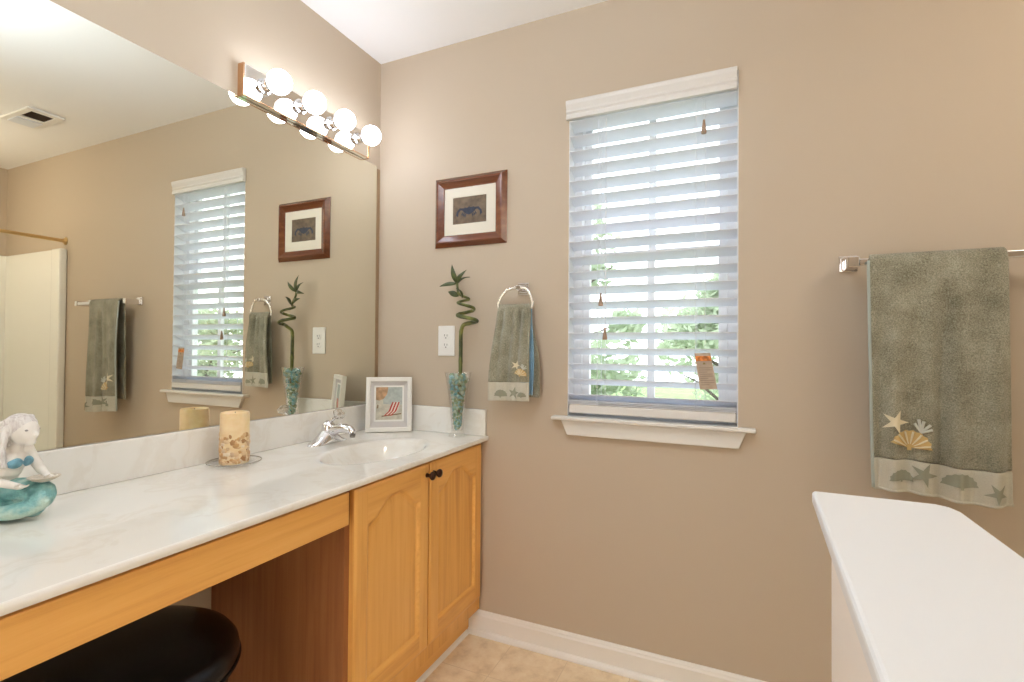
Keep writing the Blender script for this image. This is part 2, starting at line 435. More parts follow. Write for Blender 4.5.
# ------------------------------------------------------------------ outside the window
def ground():
    b = BM(); bx(b, -14, 24, 0.6, 30, -1.3, -1.2)
    return tag(obj('lawn', b, plain('lawn_green', (0.20, 0.30, 0.10), 0.9, var=0.3, bump_scale=3)), kind='structure')
ground()
leafm = translucent('light_green_leaf', (0.40, 0.46, 0.34), (0.52, 0.60, 0.42), 0.5)
barkm = plain('grey_bark', (0.10, 0.08, 0.06), 0.9, var=0.3, bump_scale=20)
def tree(cx, cy, h, r, n, label, seed):
    rnd = random.Random(seed)
    t = thing('leafy_tree', label, 'tree', (cx, cy, -1.2), 'trees outside the window')
    b = BM()
    tube(b, [(cx, cy, -1.2), (cx+0.05, cy, 0.3), (cx-0.05, cy+0.1, h-0.8)], [0.14, 0.10, 0.03], 8)
    for k in range(7):
        a = k*2.4; z = 0.1 + k*(h-0.8)/7
        tube(b, [(cx, cy, z), (cx+math.cos(a)*r*0.5, cy+math.sin(a)*r*0.5, z+0.35), (cx+math.cos(a)*r*0.9, cy+math.sin(a)*r*0.9, z+0.5)], [0.03, 0.016, 0.006], 6)
    obj('trunk', b, barkm, t)
    b = BM()
    cl = []
    for k in range(46):
        a = rnd.random()*2*PI; z = rnd.uniform(-0.9, h); q = r*math.sqrt(rnd.random())*(1.0 if z < h*0.6 else max(0.25, 1.5*(h-z)/h+0.2))
        cl.append((cx+math.cos(a)*q, cy+math.sin(a)*q, z, rnd.uniform(0.22, 0.5)))
    for k in range(n):
        c = rnd.choice(cl); d = Vector((rnd.gauss(0, 1), rnd.gauss(0, 1), rnd.gauss(0, 0.8))).normalized()*c[3]*rnd.random()**0.4
        p = Vector(c[:3]) + d
        u = Vector((rnd.gauss(0, 1), rnd.gauss(0, 1), rnd.gauss(0, 0.6))).normalized(); v = u.orthogonal().normalized()
        v = (Matrix.Rotation(rnd.random()*6, 3, u) @ v); s = rnd.uniform(0.05, 0.11)
        q = [p - u*s, p + v*s*0.4, p + u*s, p - v*s*0.4]
        b.faces.new([b.verts.new(x) for x in q])
    obj('foliage', b, leafm, t)
tree(-0.6, 4.4, 2.9, 1.0, 7000, 'light green leafy tree outside, through the left half of the blinds', 3)
tree(1.35, 6.2, 2.1, 1.25, 6500, 'light green leafy tree outside, through the right half of the blinds', 5)
tree(8.0, 4.6, 1.7, 1.7, 6500, 'light green leafy tree outside, seen only through the blinds in the mirror', 8)

# ------------------------------------------------------------------ vanity cabinet
ZC = 0.797
vc = thing('vanity_cabinet', 'honey oak sink base cabinet with two arched doors', 'cabinet', (0.27, -0.39, 0.0))
b = BM()
bx(b, 0.004, 0.531, -0.775, -0.756, 0.0, 0.776)      # knee side panel; its dark front edge paints in the stile's shade
bx(b, 0.004, 0.512, -0.022, -0.004, 0.10, 0.776)
bx(b, 0.004, 0.512, -0.756, -0.022, 0.10, 0.118)
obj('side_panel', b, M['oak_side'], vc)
b = BM()
bx(b, 0.512, 0.531, -0.7555, -0.735, 0.10, 0.776); bx(b, 0.512, 0.531, -0.055, -0.004, 0.10, 0.776)
bx(b, 0.512, 0.531, -0.425, -0.375, 0.10, 0.776)
bx(b, 0.512, 0.531, -0.735, -0.425, 0.745, 0.776); bx(b, 0.512, 0.531, -0.375, -0.055, 0.745, 0.776)
bx(b, 0.512, 0.531, -0.735, -0.425, 0.10, 0.175); bx(b, 0.512, 0.531, -0.375, -0.055, 0.10, 0.175)
obj('face_frame', b, M['oak_z'], vc, bevel=0.001)
obj('toe_kick', box(0.470, 0.485, -0.757, -0.004, 0.0, 0.10), M['oak_y'], vc)
def door(ya, yb, z0, z1, knob_y):
    W = yb-ya; H = z1-z0; st = 0.050
    x0 = 0.5315; T = 0.020
    def opening(u, v):       # signed distance inside the arched opening (u from the left edge, v from the bottom)
        m = abs(u/W - 0.5)*2*W/(W-2*st)          # 0 centre .. 1 at stile
        top = H - 0.048 - 0.056*sm(0.14, 0.92, m)
        return min(u-st, W-st-u, v-0.058, (top-v)*0.92)
    def hgt(u, v):
        d = opening(u, v); e = min(u, W-u, v, H-v)
        h = T - 0.004*(1-sm(0, 0.007, e))
        if d > 0:
            h = T - 0.0095*sm(0, 0.012, d)
            h += 0.0025*sm(0.012, 0.030, d)
        return h
    NU, NV = 86, 150
    b = BM()
    us = [W*i/(NU-1) for i in range(NU)]; vsr = [H*j/(NV-1) for j in range(NV)]
    V = [[b.verts.new((x0+hgt(u, v), ya+u, z0+v)) for v in vsr] for u in us]
    p = BM()
    PV = {}
    def pv(i, j):
        if (i, j) not in PV: PV[(i, j)] = p.verts.new((x0+hgt(us[i], vsr[j]), ya+us[i], z0+vsr[j]))
        return PV[(i, j)]
    for i in range(NU-1):
        for j in range(NV-1):
            uc, vv = (us[i]+us[i+1])/2, (vsr[j]+vsr[j+1])/2
            if opening(uc, vv) > 0.009:
                p.faces.new((pv(i, j), pv(i+1, j), pv(i+1, j+1), pv(i, j+1)))
            else:
                f = b.faces.new((V[i][j], V[i+1][j], V[i+1][j+1], V[i][j+1]))
                f.material_index = 1 if (st < uc < W-st) else 0
    # edges and back
    bk = [b.verts.new(c) for c in ((x0, ya, z0), (x0, yb, z0), (x0, yb, z1), (x0, ya, z1))]
    b.faces.new(bk)
    def side(line, c0, c1): b.faces.new([c0] + line + [c1])
    side([V[i][0] for i in range(NU)], bk[0], bk[1]); side([V[i][-1] for i in range(NU)], bk[3], bk[2])
    side([V[0][j] for j in range(NV)], bk[0], bk[3]); side([V[-1][j] for j in range(NV)], bk[1], bk[2])
    loose = [v for v in b.verts if not v.link_faces]
    bmesh.ops.delete(b, geom=loose, context='VERTS')
    d = obj('door', b, [M['oak_z'], M['oak_y']], vc, smooth='angle', angle=35)
    obj('raised_panel', p, M['oak_z'], d, smooth=True)
    b = BM()
    lathe(b, [(0.0, 0.0), (0.008, 0.0), (0.0065, 0.004), (0.0055, 0.011), (0.0125, 0.018), (0.0145, 0.023), (0.0125, 0.028), (0.006, 0.0305), (0, 0.031)], (x0+T, knob_y, 0.733), 20, 'x')
    obj('knob', b, M['bronze'], d, smooth=True)
door(-0.757, -0.404, 0.163, 0.768, -0.420)
door(-0.398, -0.032, 0.163, 0.768, -0.379)

va = thing('vanity_apron', 'long oak apron board under the countertop above the knee space', 'apron board', (0.54, -1.35, 0.684))
obj('apron_board', box(0.531, 0.551, -1.92, -0.780, 0.684, 0.770), M['oak_y'], va, bevel=0.002)
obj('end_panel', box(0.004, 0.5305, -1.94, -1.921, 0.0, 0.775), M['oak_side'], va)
obj('mounting_cleat', box(0.512, 0.5305, -1.92, -0.777, 0.735, 0.775), M['oak_y'], va)

# ------------------------------------------------------------------ countertop with integral basin
ct = thing('vanity_countertop', 'long cream cultured marble countertop with an oval sink basin', 'countertop', (0.28, -0.95, ZC-0.019))
BC = (0.345, -0.420); BA, BB = 0.135, 0.220
XF = 0.565; YE = -1.95; T = 0.018
b = BM(); NE = 72
def ell(k, s=1.0):
    t = 2*PI*k/NE; return (BC[0]+BA*s*math.cos(t), BC[1]+BB*s*math.sin(t))
def rim(k):
    t = 2*PI*k/NE; dx, dy = BA*math.cos(t), BB*math.sin(t); best = 1e9
    xa, xb, ya, yb = 0.0, XF-0.006, -0.80, 0.0
    if dx > 1e-9: best = min(best, (xb-BC[0])/dx)
    if dx < -1e-9: best = min(best, (xa-BC[0])/dx)
    if dy > 1e-9: best = min(best, (yb-BC[1])/dy)
    if dy < -1e-9: best = min(best, (ya-BC[1])/dy)
    return (BC[0]+dx*best, BC[1]+dy*best)
# soft rolled edge into the basin
steps = [(1.10, 0.0), (1.06, -0.0005), (1.02, -0.0025), (1.0, -0.005), (0.975, -0.012), (0.94, -0.028), (0.88, -0.055), (0.78, -0.085), (0.62, -0.110), (0.42, -0.124), (0.2, -0.130)]
R0 = [b.verts.new((*rim(k), ZC)) for k in range(NE)]
prev = R0; basin_from = None
for s, dz in steps[:1]:
    cur = [b.verts.new((*ell(k, s), ZC+dz)) for k in range(NE)]
    for k in range(NE): b.faces.new((prev[k], prev[(k+1) % NE], cur[(k+1) % NE], cur[k]))
    prev = cur
# rectangle corners
def corner(x, y):
    ks = sorted(range(NE), key=lambda k: (R0[k].co.x-x)**2+(R0[k].co.y-y)**2)[:2]
    if abs(ks[0]-ks[1]) not in (1, NE-1): return
    c = b.verts.new((x, y, ZC)); b.faces.new((R0[ks[0]], R0[ks[1]], c))
for x in (0.0, XF-0.006):
    for y in (-0.80, 0.0): corner(x, y)
# long run and rounded front edge
v = [b.verts.new(c) for c in ((0, -0.80, ZC), (XF-0.006, -0.80, ZC), (XF-0.006, YE, ZC), (0, YE, ZC))]; b.faces.new(v)
ep = [(XF-0.006, ZC), (XF-0.0025, ZC-0.001), (XF-0.0005, ZC-0.004), (XF, ZC-0.008), (XF-0.001, ZC-0.014), (XF-0.004, ZC-T)]
ra = [b.verts.new((x, -0.001, z)) for x, z in ep]; rb = [b.verts.new((x, YE, z)) for x, z in ep]
for i in range(len(ep)-1): b.faces.new((ra[i], ra[i+1], rb[i+1], rb[i]))
bt = [b.verts.new(c) for c in ((0.53, -0.001, ZC-T), (0.53, YE, ZC-T))]
b.faces.new((ra[-1], bt[0], bt[1], rb[-1]))
v = [b.verts.new(c) for c in ((0.001, -0.777, ZC-T), (0.53, -0.777, ZC-T), (0.53, YE, ZC-T), (0.001, YE, ZC-T))]; b.faces.new(v)
v = [b.verts.new(c) for c in ((0, YE, ZC), (XF-0.006, YE, ZC), (XF-0.004, YE, ZC-T), (0, YE, ZC-T))]; b.faces.new(v)
bmesh.ops.remove_doubles(b, verts=b.verts, dist=0.0004)
obj('slab', b, M['marble'], ct, smooth='angle')
b = BM(); prev = None
for s, dz in steps:
    cur = [b.verts.new((*ell(k, s), ZC+dz)) for k in range(NE)]
    if prev:
        for k in range(NE): b.faces.new((prev[k], prev[(k+1) % NE], cur[(k+1) % NE], cur[k]))
    prev = cur
b.faces.new(prev)
bas = obj('basin', b, M['marble'], ct, smooth=True)
b = BM(); lathe(b, [(0, 0.004), (0.016, 0.004), (0.022, 0.002), (0.024, 0.0)], (BC[0], BC[1], ZC-0.1305), 24)
obj('drain', b, M['chrome'], bas, smooth=True)
obj('backsplash', box(0.0005, 0.019, YE, -0.0005, ZC, 0.905), M['marble'], ct, bevel=0.003)
obj('backsplash', box(0.0195, 0.556, -0.019, -0.0005, ZC, 0.904), M['marble'], ct, bevel=0.003)

# ------------------------------------------------------------------ mirror
mi = obj('wall_mirror', box(0.0005, 0.006, -1.92, -0.028, 0.9065, 1.964), M['mirror'], loc=(0.003, -0.97, 0.9065))
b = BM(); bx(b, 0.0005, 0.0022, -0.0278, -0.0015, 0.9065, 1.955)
obj('gap_shade_strip', b, plain('painted_gap_shade', (0.30, 0.20, 0.11), 0.6), mi)  # dark strip painting in the shade of the gap between mirror and corner
tag(mi, 'large frameless wall mirror above the marble backsplash', 'mirror')

# ------------------------------------------------------------------ vanity light bar
lf = thing('vanity_light', 'chrome vanity light bar with four round lit bulbs above the mirror', 'light fixture', (0.0, -0.425, 2.01))
LY0, LY1, LZ0, LZ1 = -0.705, -0.110, 1.966, 2.072
b = BM()
bx(b, 0.0005, 0.026, LY0, LY1, LZ0, LZ1)
obj('back_plate', b, M['plate'], lf, bevel=0.004)
obj('end_cap', box(0.0005, 0.028, LY0-0.006, LY0-0.0005, LZ0, LZ1), M['tinted_chrome'], lf, bevel=0.001)
obj('end_cap', box(0.0005, 0.028, LY1+0.0005, LY1+0.004, LZ0, LZ1), M['tinted_chrome'], lf, bevel=0.001)
obj('lower_trim', box(0.0265, 0.029, LY0, LY1, LZ0, LZ0+0.004), M['tinted_chrome'], lf, bevel=0.001)
bm_, bnt, bb = new_mat('lit_bulb')
bb.inputs['Base Color'].default_value = (0.9, 0.9, 0.9, 1)
bb.inputs['Emission Color'].default_value = (0.90, 0.97, 1.12, 1)
bb.inputs['Emission Strength'].default_value = BULB
for k in range(4):
    y = -0.631 + 0.1520*k; z = 2.029
    b = BM(); lathe(b, [(0.026, 0.026), (0.026, 0.029), (0.020, 0.031), (0.020, 0.058), (0.018, 0.061), (0.0, 0.061)], (0, y, z), 28, 'x')
    so = obj('socket', b, M['chrome'], lf, smooth='angle')
    b = BM(); pr = [(0.014, 0.055), (0.017, 0.061)]
    for i in range(15):
        t = PI*(0.14 + 0.86*i/14.0)
        pr.append((0.0395*math.sin(t), 0.097 - 0.0395*math.cos(t)))
    pr[-1] = (0.0, pr[-1][1])
    # bulb neck then globe
    lathe(b, pr, (0, y, z), 28, 'x')
    obj('bulb', b, bm_, lf, smooth=True)

# ------------------------------------------------------------------ framed crab picture
def frame_ring(bm, rects):
    """rects: list of (x0,x1,z0,z1,y) rings from the outside in"""
    rings = [[bm.verts.new(c) for c in ((x0, y, z0), (x1, y, z0), (x1, y, z1), (x0, y, z1))] for x0, x1, z0, z1, y in rects]
    for a, c in zip(rings, rings[1:]):
        for k in range(4): bm.faces.new((a[k], a[(k+1) % 4], c[(k+1) % 4], c[k]))
def shrink(r, d): return (r[0]+d, r[1]-d, r[2]+d, r[3]-d)
pc = thing('framed_crab_picture', 'small wooden framed picture of a blue crab on the back wall', 'picture', (0.47, 0, 1.575))
R_ = (0.303, 0.640, 1.575, 1.868)
b = BM()
frame_ring(b, [(*R_, -0.001), (*R_, -0.004), (*shrink(R_, 0.003), -0.007), (*shrink(R_, 0.016), -0.0215), (*shrink(R_, 0.019), -0.0228), (*shrink(R_, 0.023), -0.0215), (*shrink(R_, 0.044), -0.010), (*shrink(R_, 0.0465), -0.0105), (*shrink(R_, 0.048), -0.009), (*shrink(R_, 0.048), -0.004)])
obj('frame', b, wood('walnut_frame', 'x', (0.085, 0.020, 0.007), (0.15, 0.043, 0.014), (0.24, 0.085, 0.032), 0.22, 0.6), pc)
mr = shrink(R_, 0.0475)
b = BM(); frame_ring(b, [(*mr, -0.008), (0.390, 0.550, 1.667, 1.781, -0.008), (0.3915, 0.5485, 1.6685, 1.7795, -0.0065)])
obj('mat_board', b, plain('ivory_mat', (0.74, 0.70, 0.60), 0.8), pc)
b = BM(); bx(b, 0.3885, 0.5515, -0.0064, -0.0058, 1.6655, 1.7825)
pr_ = obj('print', b, plain('brown_sand_print', (0.135, 0.095, 0.06), 0.7, var=0.35, bump_scale=40), pc)
b = BM()
def P2(pts, y0=-0.0071, y1=-0.0066): prism_xz(b, pts, y0, y1)
cx, cz = 0.468, 1.722
P2([(cx-0.034, cz+0.004), (cx-0.020, cz+0.013), (cx-0.008, cz+0.011), (cx, cz+0.016), (cx+0.010, cz+0.012), (cx+0.022, cz+0.014), (cx+0.034, cz+0.004), (cx+0.016, cz-0.012), (cx, cz-0.018), (cx-0.016, cz-0.012)])
for s in (-1, 1):
    P2([(cx+s*0.022, cz+0.010), (cx+s*0.044, cz+0.012), (cx+s*0.058, cz-0.002), (cx+s*0.062, cz-0.016), (cx+s*0.052, cz-0.024), (cx+s*0.050, cz-0.006), (cx+s*0.040, cz+0.003), (cx+s*0.026, cz+0.001)])
    for k in range(3):
        a = cx+s*(0.012+0.007*k)
        P2([(a, cz-0.008+0.003*k), (a+s*0.010, cz-0.020+0.003*k), (a+s*0.006, cz-0.030+0.004*k), (a+s*0.003, cz-0.018+0.003*k)])
obj('crab_motif', b, plain('dark_blue_print', (0.02, 0.026, 0.05), 0.6, var=0.4, bump_scale=60), pr_)

# ------------------------------------------------------------------ outlet
ol = thing('wall_outlet', 'white electrical outlet plate on the back wall beside the bamboo', 'outlet', (0.363, 0, 1.118))
obj('cover_plate', box(0.323, 0.403, -0.006, -0.0005, 1.118, 1.245), M['plastic'], ol, bevel=0.003, seg=3)
for z in (1.162, 1.201):
    b = BM(); pts = [(0.363+0.017*math.cos(t)*1.0, z+max(-0.0125, min(0.0125, 0.0165*math.sin(t)))) for t in [2*PI*k/28 for k in range(28)]]
    prism_xz(b, pts, -0.0085, -0.006)
    rc = obj('receptacle', b, M['plastic'], ol, bevel=0.0008)
    b = BM(); bx(b, 0.3560, 0.3580, -0.0092, -0.0084, z-0.001, z+0.008); bx(b, 0.3680, 0.3700, -0.0092, -0.0084, z-0.001, z+0.007)
    lathe(b, [(0, -0.0092), (0.0026, -0.0092), (0.0026, -0.0084)], (0.363, 0, z-0.0075), 12, 'y')
    obj('slots', b, M['dark'], rc)

# ------------------------------------------------------------------ towel things
def towel_bar():
    t = thing('towel_bar', 'chrome towel bar with square posts on the back wall', 'towel bar', (2.08, 0, 1.404))
    for i, x in enumerate((1.788, 2.300)):
        b = BM(); bx(b, x-0.024, x+0.024, -0.009, -0.0005, 1.393, 1.441)
        bx(b, x-0.019, x+0.019, -0.016, -0.009, 1.398, 1.436)
        bx(b, x-0.014, x+0.014, -0.091, -0.016, 1.395, 1.426)
        obj('post', b, M['chrome'], t, bevel=0.002)
    b = BM(); bx(b, 1.8025, 2.2855, -0.0895, -0.0705, 1.400, 1.419)
    obj('bar', b, M['chrome'], t, bevel=0.003)
towel_bar()

def add_cloth_mods(o, th):
    s = o.modifiers.new('thick', 'SOLIDIFY'); s.thickness = th; s.offset = 0
    q = o.modifiers.new('sub', 'SUBSURF'); q.levels = 1; q.render_levels = 1
BT_L = lambda v: 1.823 + 0.012*v - 0.004*math.sin(v*3)
BT_R = lambda v: 2.122 + 0.010*v
BZT = 1.427
def bt_front(u, v):
    """u across 0..1, v 0 (bar) .. 1 (hem)"""
    x = BT_L(v)*(1-u) + BT_R(v)*u
    zb = 0.770 - 0.014*u + 0.004*math.sin(u*7)
    z = 1.4095*(1-v) + zb*v
    f = v**0.7
    y = -0.1010 - 0.004*f - 0.009*f*math.sin(u*9.0+0.6) - 0.0125*f*math.sin(u*27+1.5+v*2.4) - 0.005*math.sin(u*41+v*3)*f*(1-0.5*v) - 0.004*math.sin(u*5+v*5)*f
    y -= 0.006*math.exp(-((u-0.30-0.04*v)/0.035)**2)*f - 0.006*math.exp(-((u-0.40)/0.03)**2)*f
    return Vector((x, y, z))
def bt_at(x, z):
    v = (1.4095-z)/(1.4095-0.762); u = (x-BT_L(v))/(BT_R(v)-BT_L(v))
    for _ in range(4):
        p = bt_front(u, v); v += (p.z-z)/0.65; u += (x-p.x)/0.30
    return bt_front(u, v).y
tw_ = thing('bath_towel', 'large sage green bath towel folded over the towel bar', 'towel', (1.98, -0.1, 0.76))
b = BM()
VB = 0.868
def body(u, s):      # s runs: back hem -> over the bar -> front down to the border
    if s < 0.40:
        k = s/0.40; x = 1.829*(1-u) + 2.119*u
        z = 0.83 + (1.4095-0.83)*k; f = 1-k
        return Vector((x + 0.006*f, -0.0625 + 0.020*f*(0.6 + 0.4*math.sin(u*8)) , z))
    if s < 0.46:
        a = PI*(s-0.40)/0.06; p0 = bt_front(u, 0); x = p0.x*(a/PI) + (1.829*(1-u)+2.119*u)*(1-a/PI)
        return Vector((x, -0.0805 + 0.018*math.cos(a), 1.4095 + 0.0175*math.sin(a)))
    return bt_front(u, VB*(s-0.46)/0.54)
grid(b, 56, 90, body)
tb = obj('terry_cloth', b, M['terry'], tw_, smooth=True); add_cloth_mods(tb, 0.0085)
b = BM(); grid(b, 56, 14, lambda u, s: bt_front(u, VB + (1-VB)*s))
wb = obj('woven_border', b, M['woven'], tw_, smooth=True); add_cloth_mods(wb, 0.006)
b = BM()
tube(b, [bt_front(k/40, 1.0) + Vector((0, 0, -0.001)) for k in range(41)], 0.0046, 8)
obj('hem', b, M['woven'], tw_, smooth=True)
b = BM()
def edge_l(v): p = bt_front(0, v); return p + Vector((-0.002, 0.001, 0))
tube(b, [edge_l(k/40) for k in range(41)], 0.0042, 8)
obj('daylit_edge', b, plain('painted_daylit_edge', (0.38, 0.42, 0.38), 0.9, bump_s=0.5, bump_scale=500), tw_, smooth=True)  # pale tube carries window light painted along the towel's left edge

def sheet(bm, poly, yfn, off, th):
    """small embroidered shape lying on a cloth surface"""
    t = bmesh.new()
    t.faces.new([t.verts.new((x, 0, z)) for x, z in poly]); t.normal_update()
    bmesh.ops.triangulate(t, faces=t.faces[:])
    for _ in range(2): bmesh.ops.subdivide_edges(t, edges=t.edges[:], cuts=1, use_grid_fill=True)
    t.normal_update(); flip = t.faces[:][0].normal.y > 0
    mp = {}; mb = {}
    for v in t.verts:
        y = yfn(v.co.x, v.co.z) - off
        mp[v] = bm.verts.new((v.co.x, y, v.co.z))
    for f in t.faces: bm.faces.new([mp[v] for v in (reversed(f.verts[:]) if flip else f.verts[:])])
    for e in t.edges:
        if e.is_boundary:
            for v in e.verts:
                if v not in mb: mb[v] = bm.verts.new((v.co.x, mp[v].co.y + th, v.co.z))
            bm.faces.new((mp[e.verts[0]], mp[e.verts[1]], mb[e.verts[1]], mb[e.verts[0]]))
    t.free()
def star(cx, cz, R, rot=0, r=0.36, squash=1.0):
    return [(cx+(R if k % 2 == 0 else R*r)*math.sin(rot+PI*k/5)*squash, cz+(R if k % 2 == 0 else R*r)*math.cos(rot+PI*k/5)) for k in range(10)]
def fan(cx, cz, R, a0, a1, n=16):
    pts = [(cx-0.10*R, cz-0.15*R), (cx-0.1*R, cz)]
    for k in range(n+1):
        a = a0+(a1-a0)*k/n; q = R*(1+0.04*math.cos(k*PI))
        pts.append((cx+q*math.sin(a), cz+q*math.cos(a)))
    return pts + [(cx+0.1*R, cz), (cx+0.10*R, cz-0.15*R)]
def embroider(parent, yfn, cx, cz, k, off, motif_parent=None):
    b = BM(); tilt = 0.18
    scx, scz = cx, cz
    sheet(b, fan(scx, scz, 0.042*k, -1.45+tilt, 1.45+tilt), yfn, off, 0.002)
    sh = obj('shell_embroidery', b, M['thread_gold'], parent)
    b = BM()
    for i in range(7):
        a = -1.25+tilt+2.5*i/6
        q = [(scx+rr*0.042*k*math.sin(a), scz+rr*0.042*k*math.cos(a)) for rr in (0.22, 0.45, 0.7, 0.95)]
        tube(b, [(x, yfn(x, z)-off-0.0022, z) for x, z in q], [0.0010*k, 0.0017*k, 0.0025*k, 0.0022*k], 6)
    obj('shell_ribs', b, M['thread_cream'], sh)
    b = BM(); sheet(b, star(cx-0.030*k, cz+0.062*k, 0.030*k, 0.35), yfn, off, 0.002)
    obj('starfish_embroidery', b, M['thread_cream'], parent)
    b = BM()
    for i, (dx, dz) in enumerate(((0.010, 0.060), (0.018, 0.070), (0.028, 0.066), (0.040, 0.058), (0.044, 0.046))):
        q = [(cx+0.022*k+(dx*k-0.022*k)*t, cz+0.038*k+(dz*k-0.038*k)*t) for t in (0, 0.5, 1.0)]
        tube(b, [(x, yfn(x, z)-off, z) for x, z in q], [0.0022*k, 0.003*k, 0.0035*k], 6)
    obj('coral_embroidery', b, M['thread_pale'], parent)
embroider(tw_, bt_at, 1.913, 0.889, 1.12, 0.0086)
b = BM()
sheet(b, fan(1.893, 0.800, 0.028, -1.7, 1.7), bt_at, 0.0066, 0.0012); obj('border_motif', b, M['woven_motif'], wb)
b = BM(); sheet(b, star(1.944, 0.818, 0.034, 0.4), bt_at, 0.0066, 0.0012); obj('border_motif', b, M['woven_motif'], wb)
b = BM(); sheet(b, fan(2.020, 0.795, 0.036, -1.5, 1.5), bt_at, 0.0066, 0.0012); obj('border_motif', b, M['woven_motif'], wb)
b = BM(); sheet(b, star(2.092, 0.788, 0.028, 0.7), bt_at, 0.0066, 0.0012); obj('border_motif', b, M['woven_motif'], wb)

# towel ring and hand towel
tr = thing('towel_ring', 'small chrome towel ring on the back wall left of the window', 'towel ring', (0.715, 0, 1.39))
b = BM(); bx(b, 0.692, 0.738, -0.008, -0.0005, 1.362, 1.408); bx(b, 0.699, 0.731, -0.014, -0.008, 1.369, 1.401); bx(b, 0.706, 0.724, -0.060, -0.014, 1.377, 1.394)
obj('post', b, M['chrome'], tr, bevel=0.002)
b = BM(); ring = [(0.690, 1.385), (0.664, 1.377), (0.640, 1.352), (0.628, 1.325), (0.630, 1.309), (0.644, 1.303), (0.700, 1.302), (0.756, 1.303), (0.770, 1.309), (0.773, 1.326), (0.765, 1.352), (0.755, 1.372), (0.742, 1.383), (0.715, 1.386)]
tube(b, [(x, -0.052, z) for x, z in ring], 0.0058, 10, closed=True)
obj('ring', b, plain('bright_nickel', (0.90, 0.89, 0.86), 0.22, 1.0), tr, smooth=True)
htw = thing('hand_towel', 'small sage green hand towel hanging from the towel ring', 'towel', (0.69, -0.07, 0.945))
def ht_front(u, v):
    xl = 0.634 - 0.030*sm(0, 0.9, v); xr = 0.770 + 0.003*v
    x = xl*(1-u)+xr*u
    z = 1.310*(1-v) + (0.950 + 0.004*u)*v
    g = 1 - 0.55*v
    y = -0.064 - 0.016*sm(0, 0.5, v) - 0.0075*g*math.sin(u*24+0.5)*sm(0, 0.08, v) - 0.005*math.sin(u*7+v*2)
    y += 0.004*math.exp(-((v-0)/0.03)**2)
    return Vector((x, y, z))
def ht_at(x, z):
    v = (1.31-z)/0.36; u = 0.5
    for _ in range(6):
        p = ht_front(u, v); v += (p.z-z)/0.36; u += (x-p.x)/0.15
    return ht_front(u, v).y
HV = 0.80
b = BM()
def hbody(u, s):
    if s < 0.12:
        a = PI*s/0.12; p0 = ht_front(u, 0)
        return Vector((p0.x, p0.y*(a/PI) - 0.042*(1-a/PI) , 1.310 + 0.010*math.sin(a)))
    return ht_front(u, HV*(s-0.12)/0.88)
grid(b, 48, 64, hbody)
o = obj('terry_cloth', b, M['terry'], htw, smooth=True); add_cloth_mods(o, 0.007)
b = BM(); grid(b, 48, 14, lambda u, s: ht_front(u, HV+(1-HV)*s))
o = obj('woven_border', b, M['woven'], htw, smooth=True); add_cloth_mods(o, 0.0055)
b = BM(); sheet(b, fan(0.655, 0.968, 0.026, -1.5, 1.5), ht_at, 0.0055, 0.001); obj('border_motif', b, M['woven_motif'], o)
b = BM(); sheet(b, star(0.712, 0.984, 0.024, 0.2), ht_at, 0.0055, 0.001); obj('border_motif', b, M['woven_motif'], o)
b = BM(); sheet(b, fan(0.745, 0.970, 0.018, -1.5, 1.5), ht_at, 0.0055, 0.001); obj('border_motif', b, M['woven_motif'], o)
def hback(x0, x1, x2, ya, zb, xs=0.650):
    def fn(u, s):
        x = (xs-0.015*s)*(1-u) + (x0 + (x1-x0)*sm(0, 0.7, s) + x2*s)*u
        return Vector((x, ya - 0.006*s*u - 0.003*math.sin(u*20)*s, 1.310*(1-s) + zb*s))
    return fn
b = BM(); grid(b, 30, 40, hback(0.762, 0.797, 0.004, -0.036, 0.966))
o = obj('back_layer', b, M['terry'], htw, smooth=True); add_cloth_mods(o, 0.006)
b = BM(); grid(b, 30, 40, hback(0.770, 0.788, -0.012, -0.048, 0.975, 0.735))
o = obj('daylit_fold', b, M['terry_daylit'], htw, smooth=True); add_cloth_mods(o, 0.005); o['label'] = 'towel fold painted with blue window light'  # blue strip stands for window light on the towel's right side
embroider(htw, ht_at, 0.738, 1.050, 0.62, 0.0065)

# ------------------------------------------------------------------ vase, gems, bamboo
VX, VY = 0.460, -0.070
vs_ = thing('glass_vase', 'tall flared clear glass vase at the end of the countertop', 'vase', (VX, VY, ZC))
b = BM()
lathe(b, [(0, 0.0005), (0.034, 0.0005), (0.036, 0.006), (0.028, 0.014), (0.025, 0.022), (0.0255, 0.05), (0.031, 0.12), (0.043, 0.20), (0.053, 0.255), (0.0545, 0.257), (0.052, 0.255), (0.040, 0.20), (0.0285, 0.12), (0.0235, 0.05), (0.0225, 0.026), (0, 0.024)], (VX, VY, ZC), 40)
obj('vase_body', b, M['glass'], vs_, smooth='angle')
gm = bpy.data.materials.new('glass_gem'); gm.use_nodes = True; nt = gm.node_tree; bs = nt.nodes['Principled BSDF']
g = nt.nodes.new('ShaderNodeNewGeometry')
r = ramp(nt, g.outputs['Random Per Island'], [(0.0, (0.10, 0.42, 0.46)), (0.25, (0.45, 0.70, 0.66)), (0.45, (0.16, 0.33, 0.10)), (0.62, (0.62, 0.75, 0.62)), (0.8, (0.22, 0.30, 0.08)), (1.0, (0.30, 0.62, 0.70))])
nt.links.new(r.outputs['Color'], bs.inputs['Base Color']); bs.inputs['Roughness'].default_value = 0.08; bs.inputs['Transmission Weight'].default_value = 0.25
b = BM(); rnd = random.Random(4)
def vr(h):
    pr = [(0.026, 0.0205), (0.05, 0.0215), (0.12, 0.0265), (0.20, 0.038), (0.25, 0.047)]
    for (h0, r0), (h1, r1) in zip(pr, pr[1:]):
        if h <= h1: return r0+(r1-r0)*(h-h0)/(h1-h0)
    return pr[-1][1]
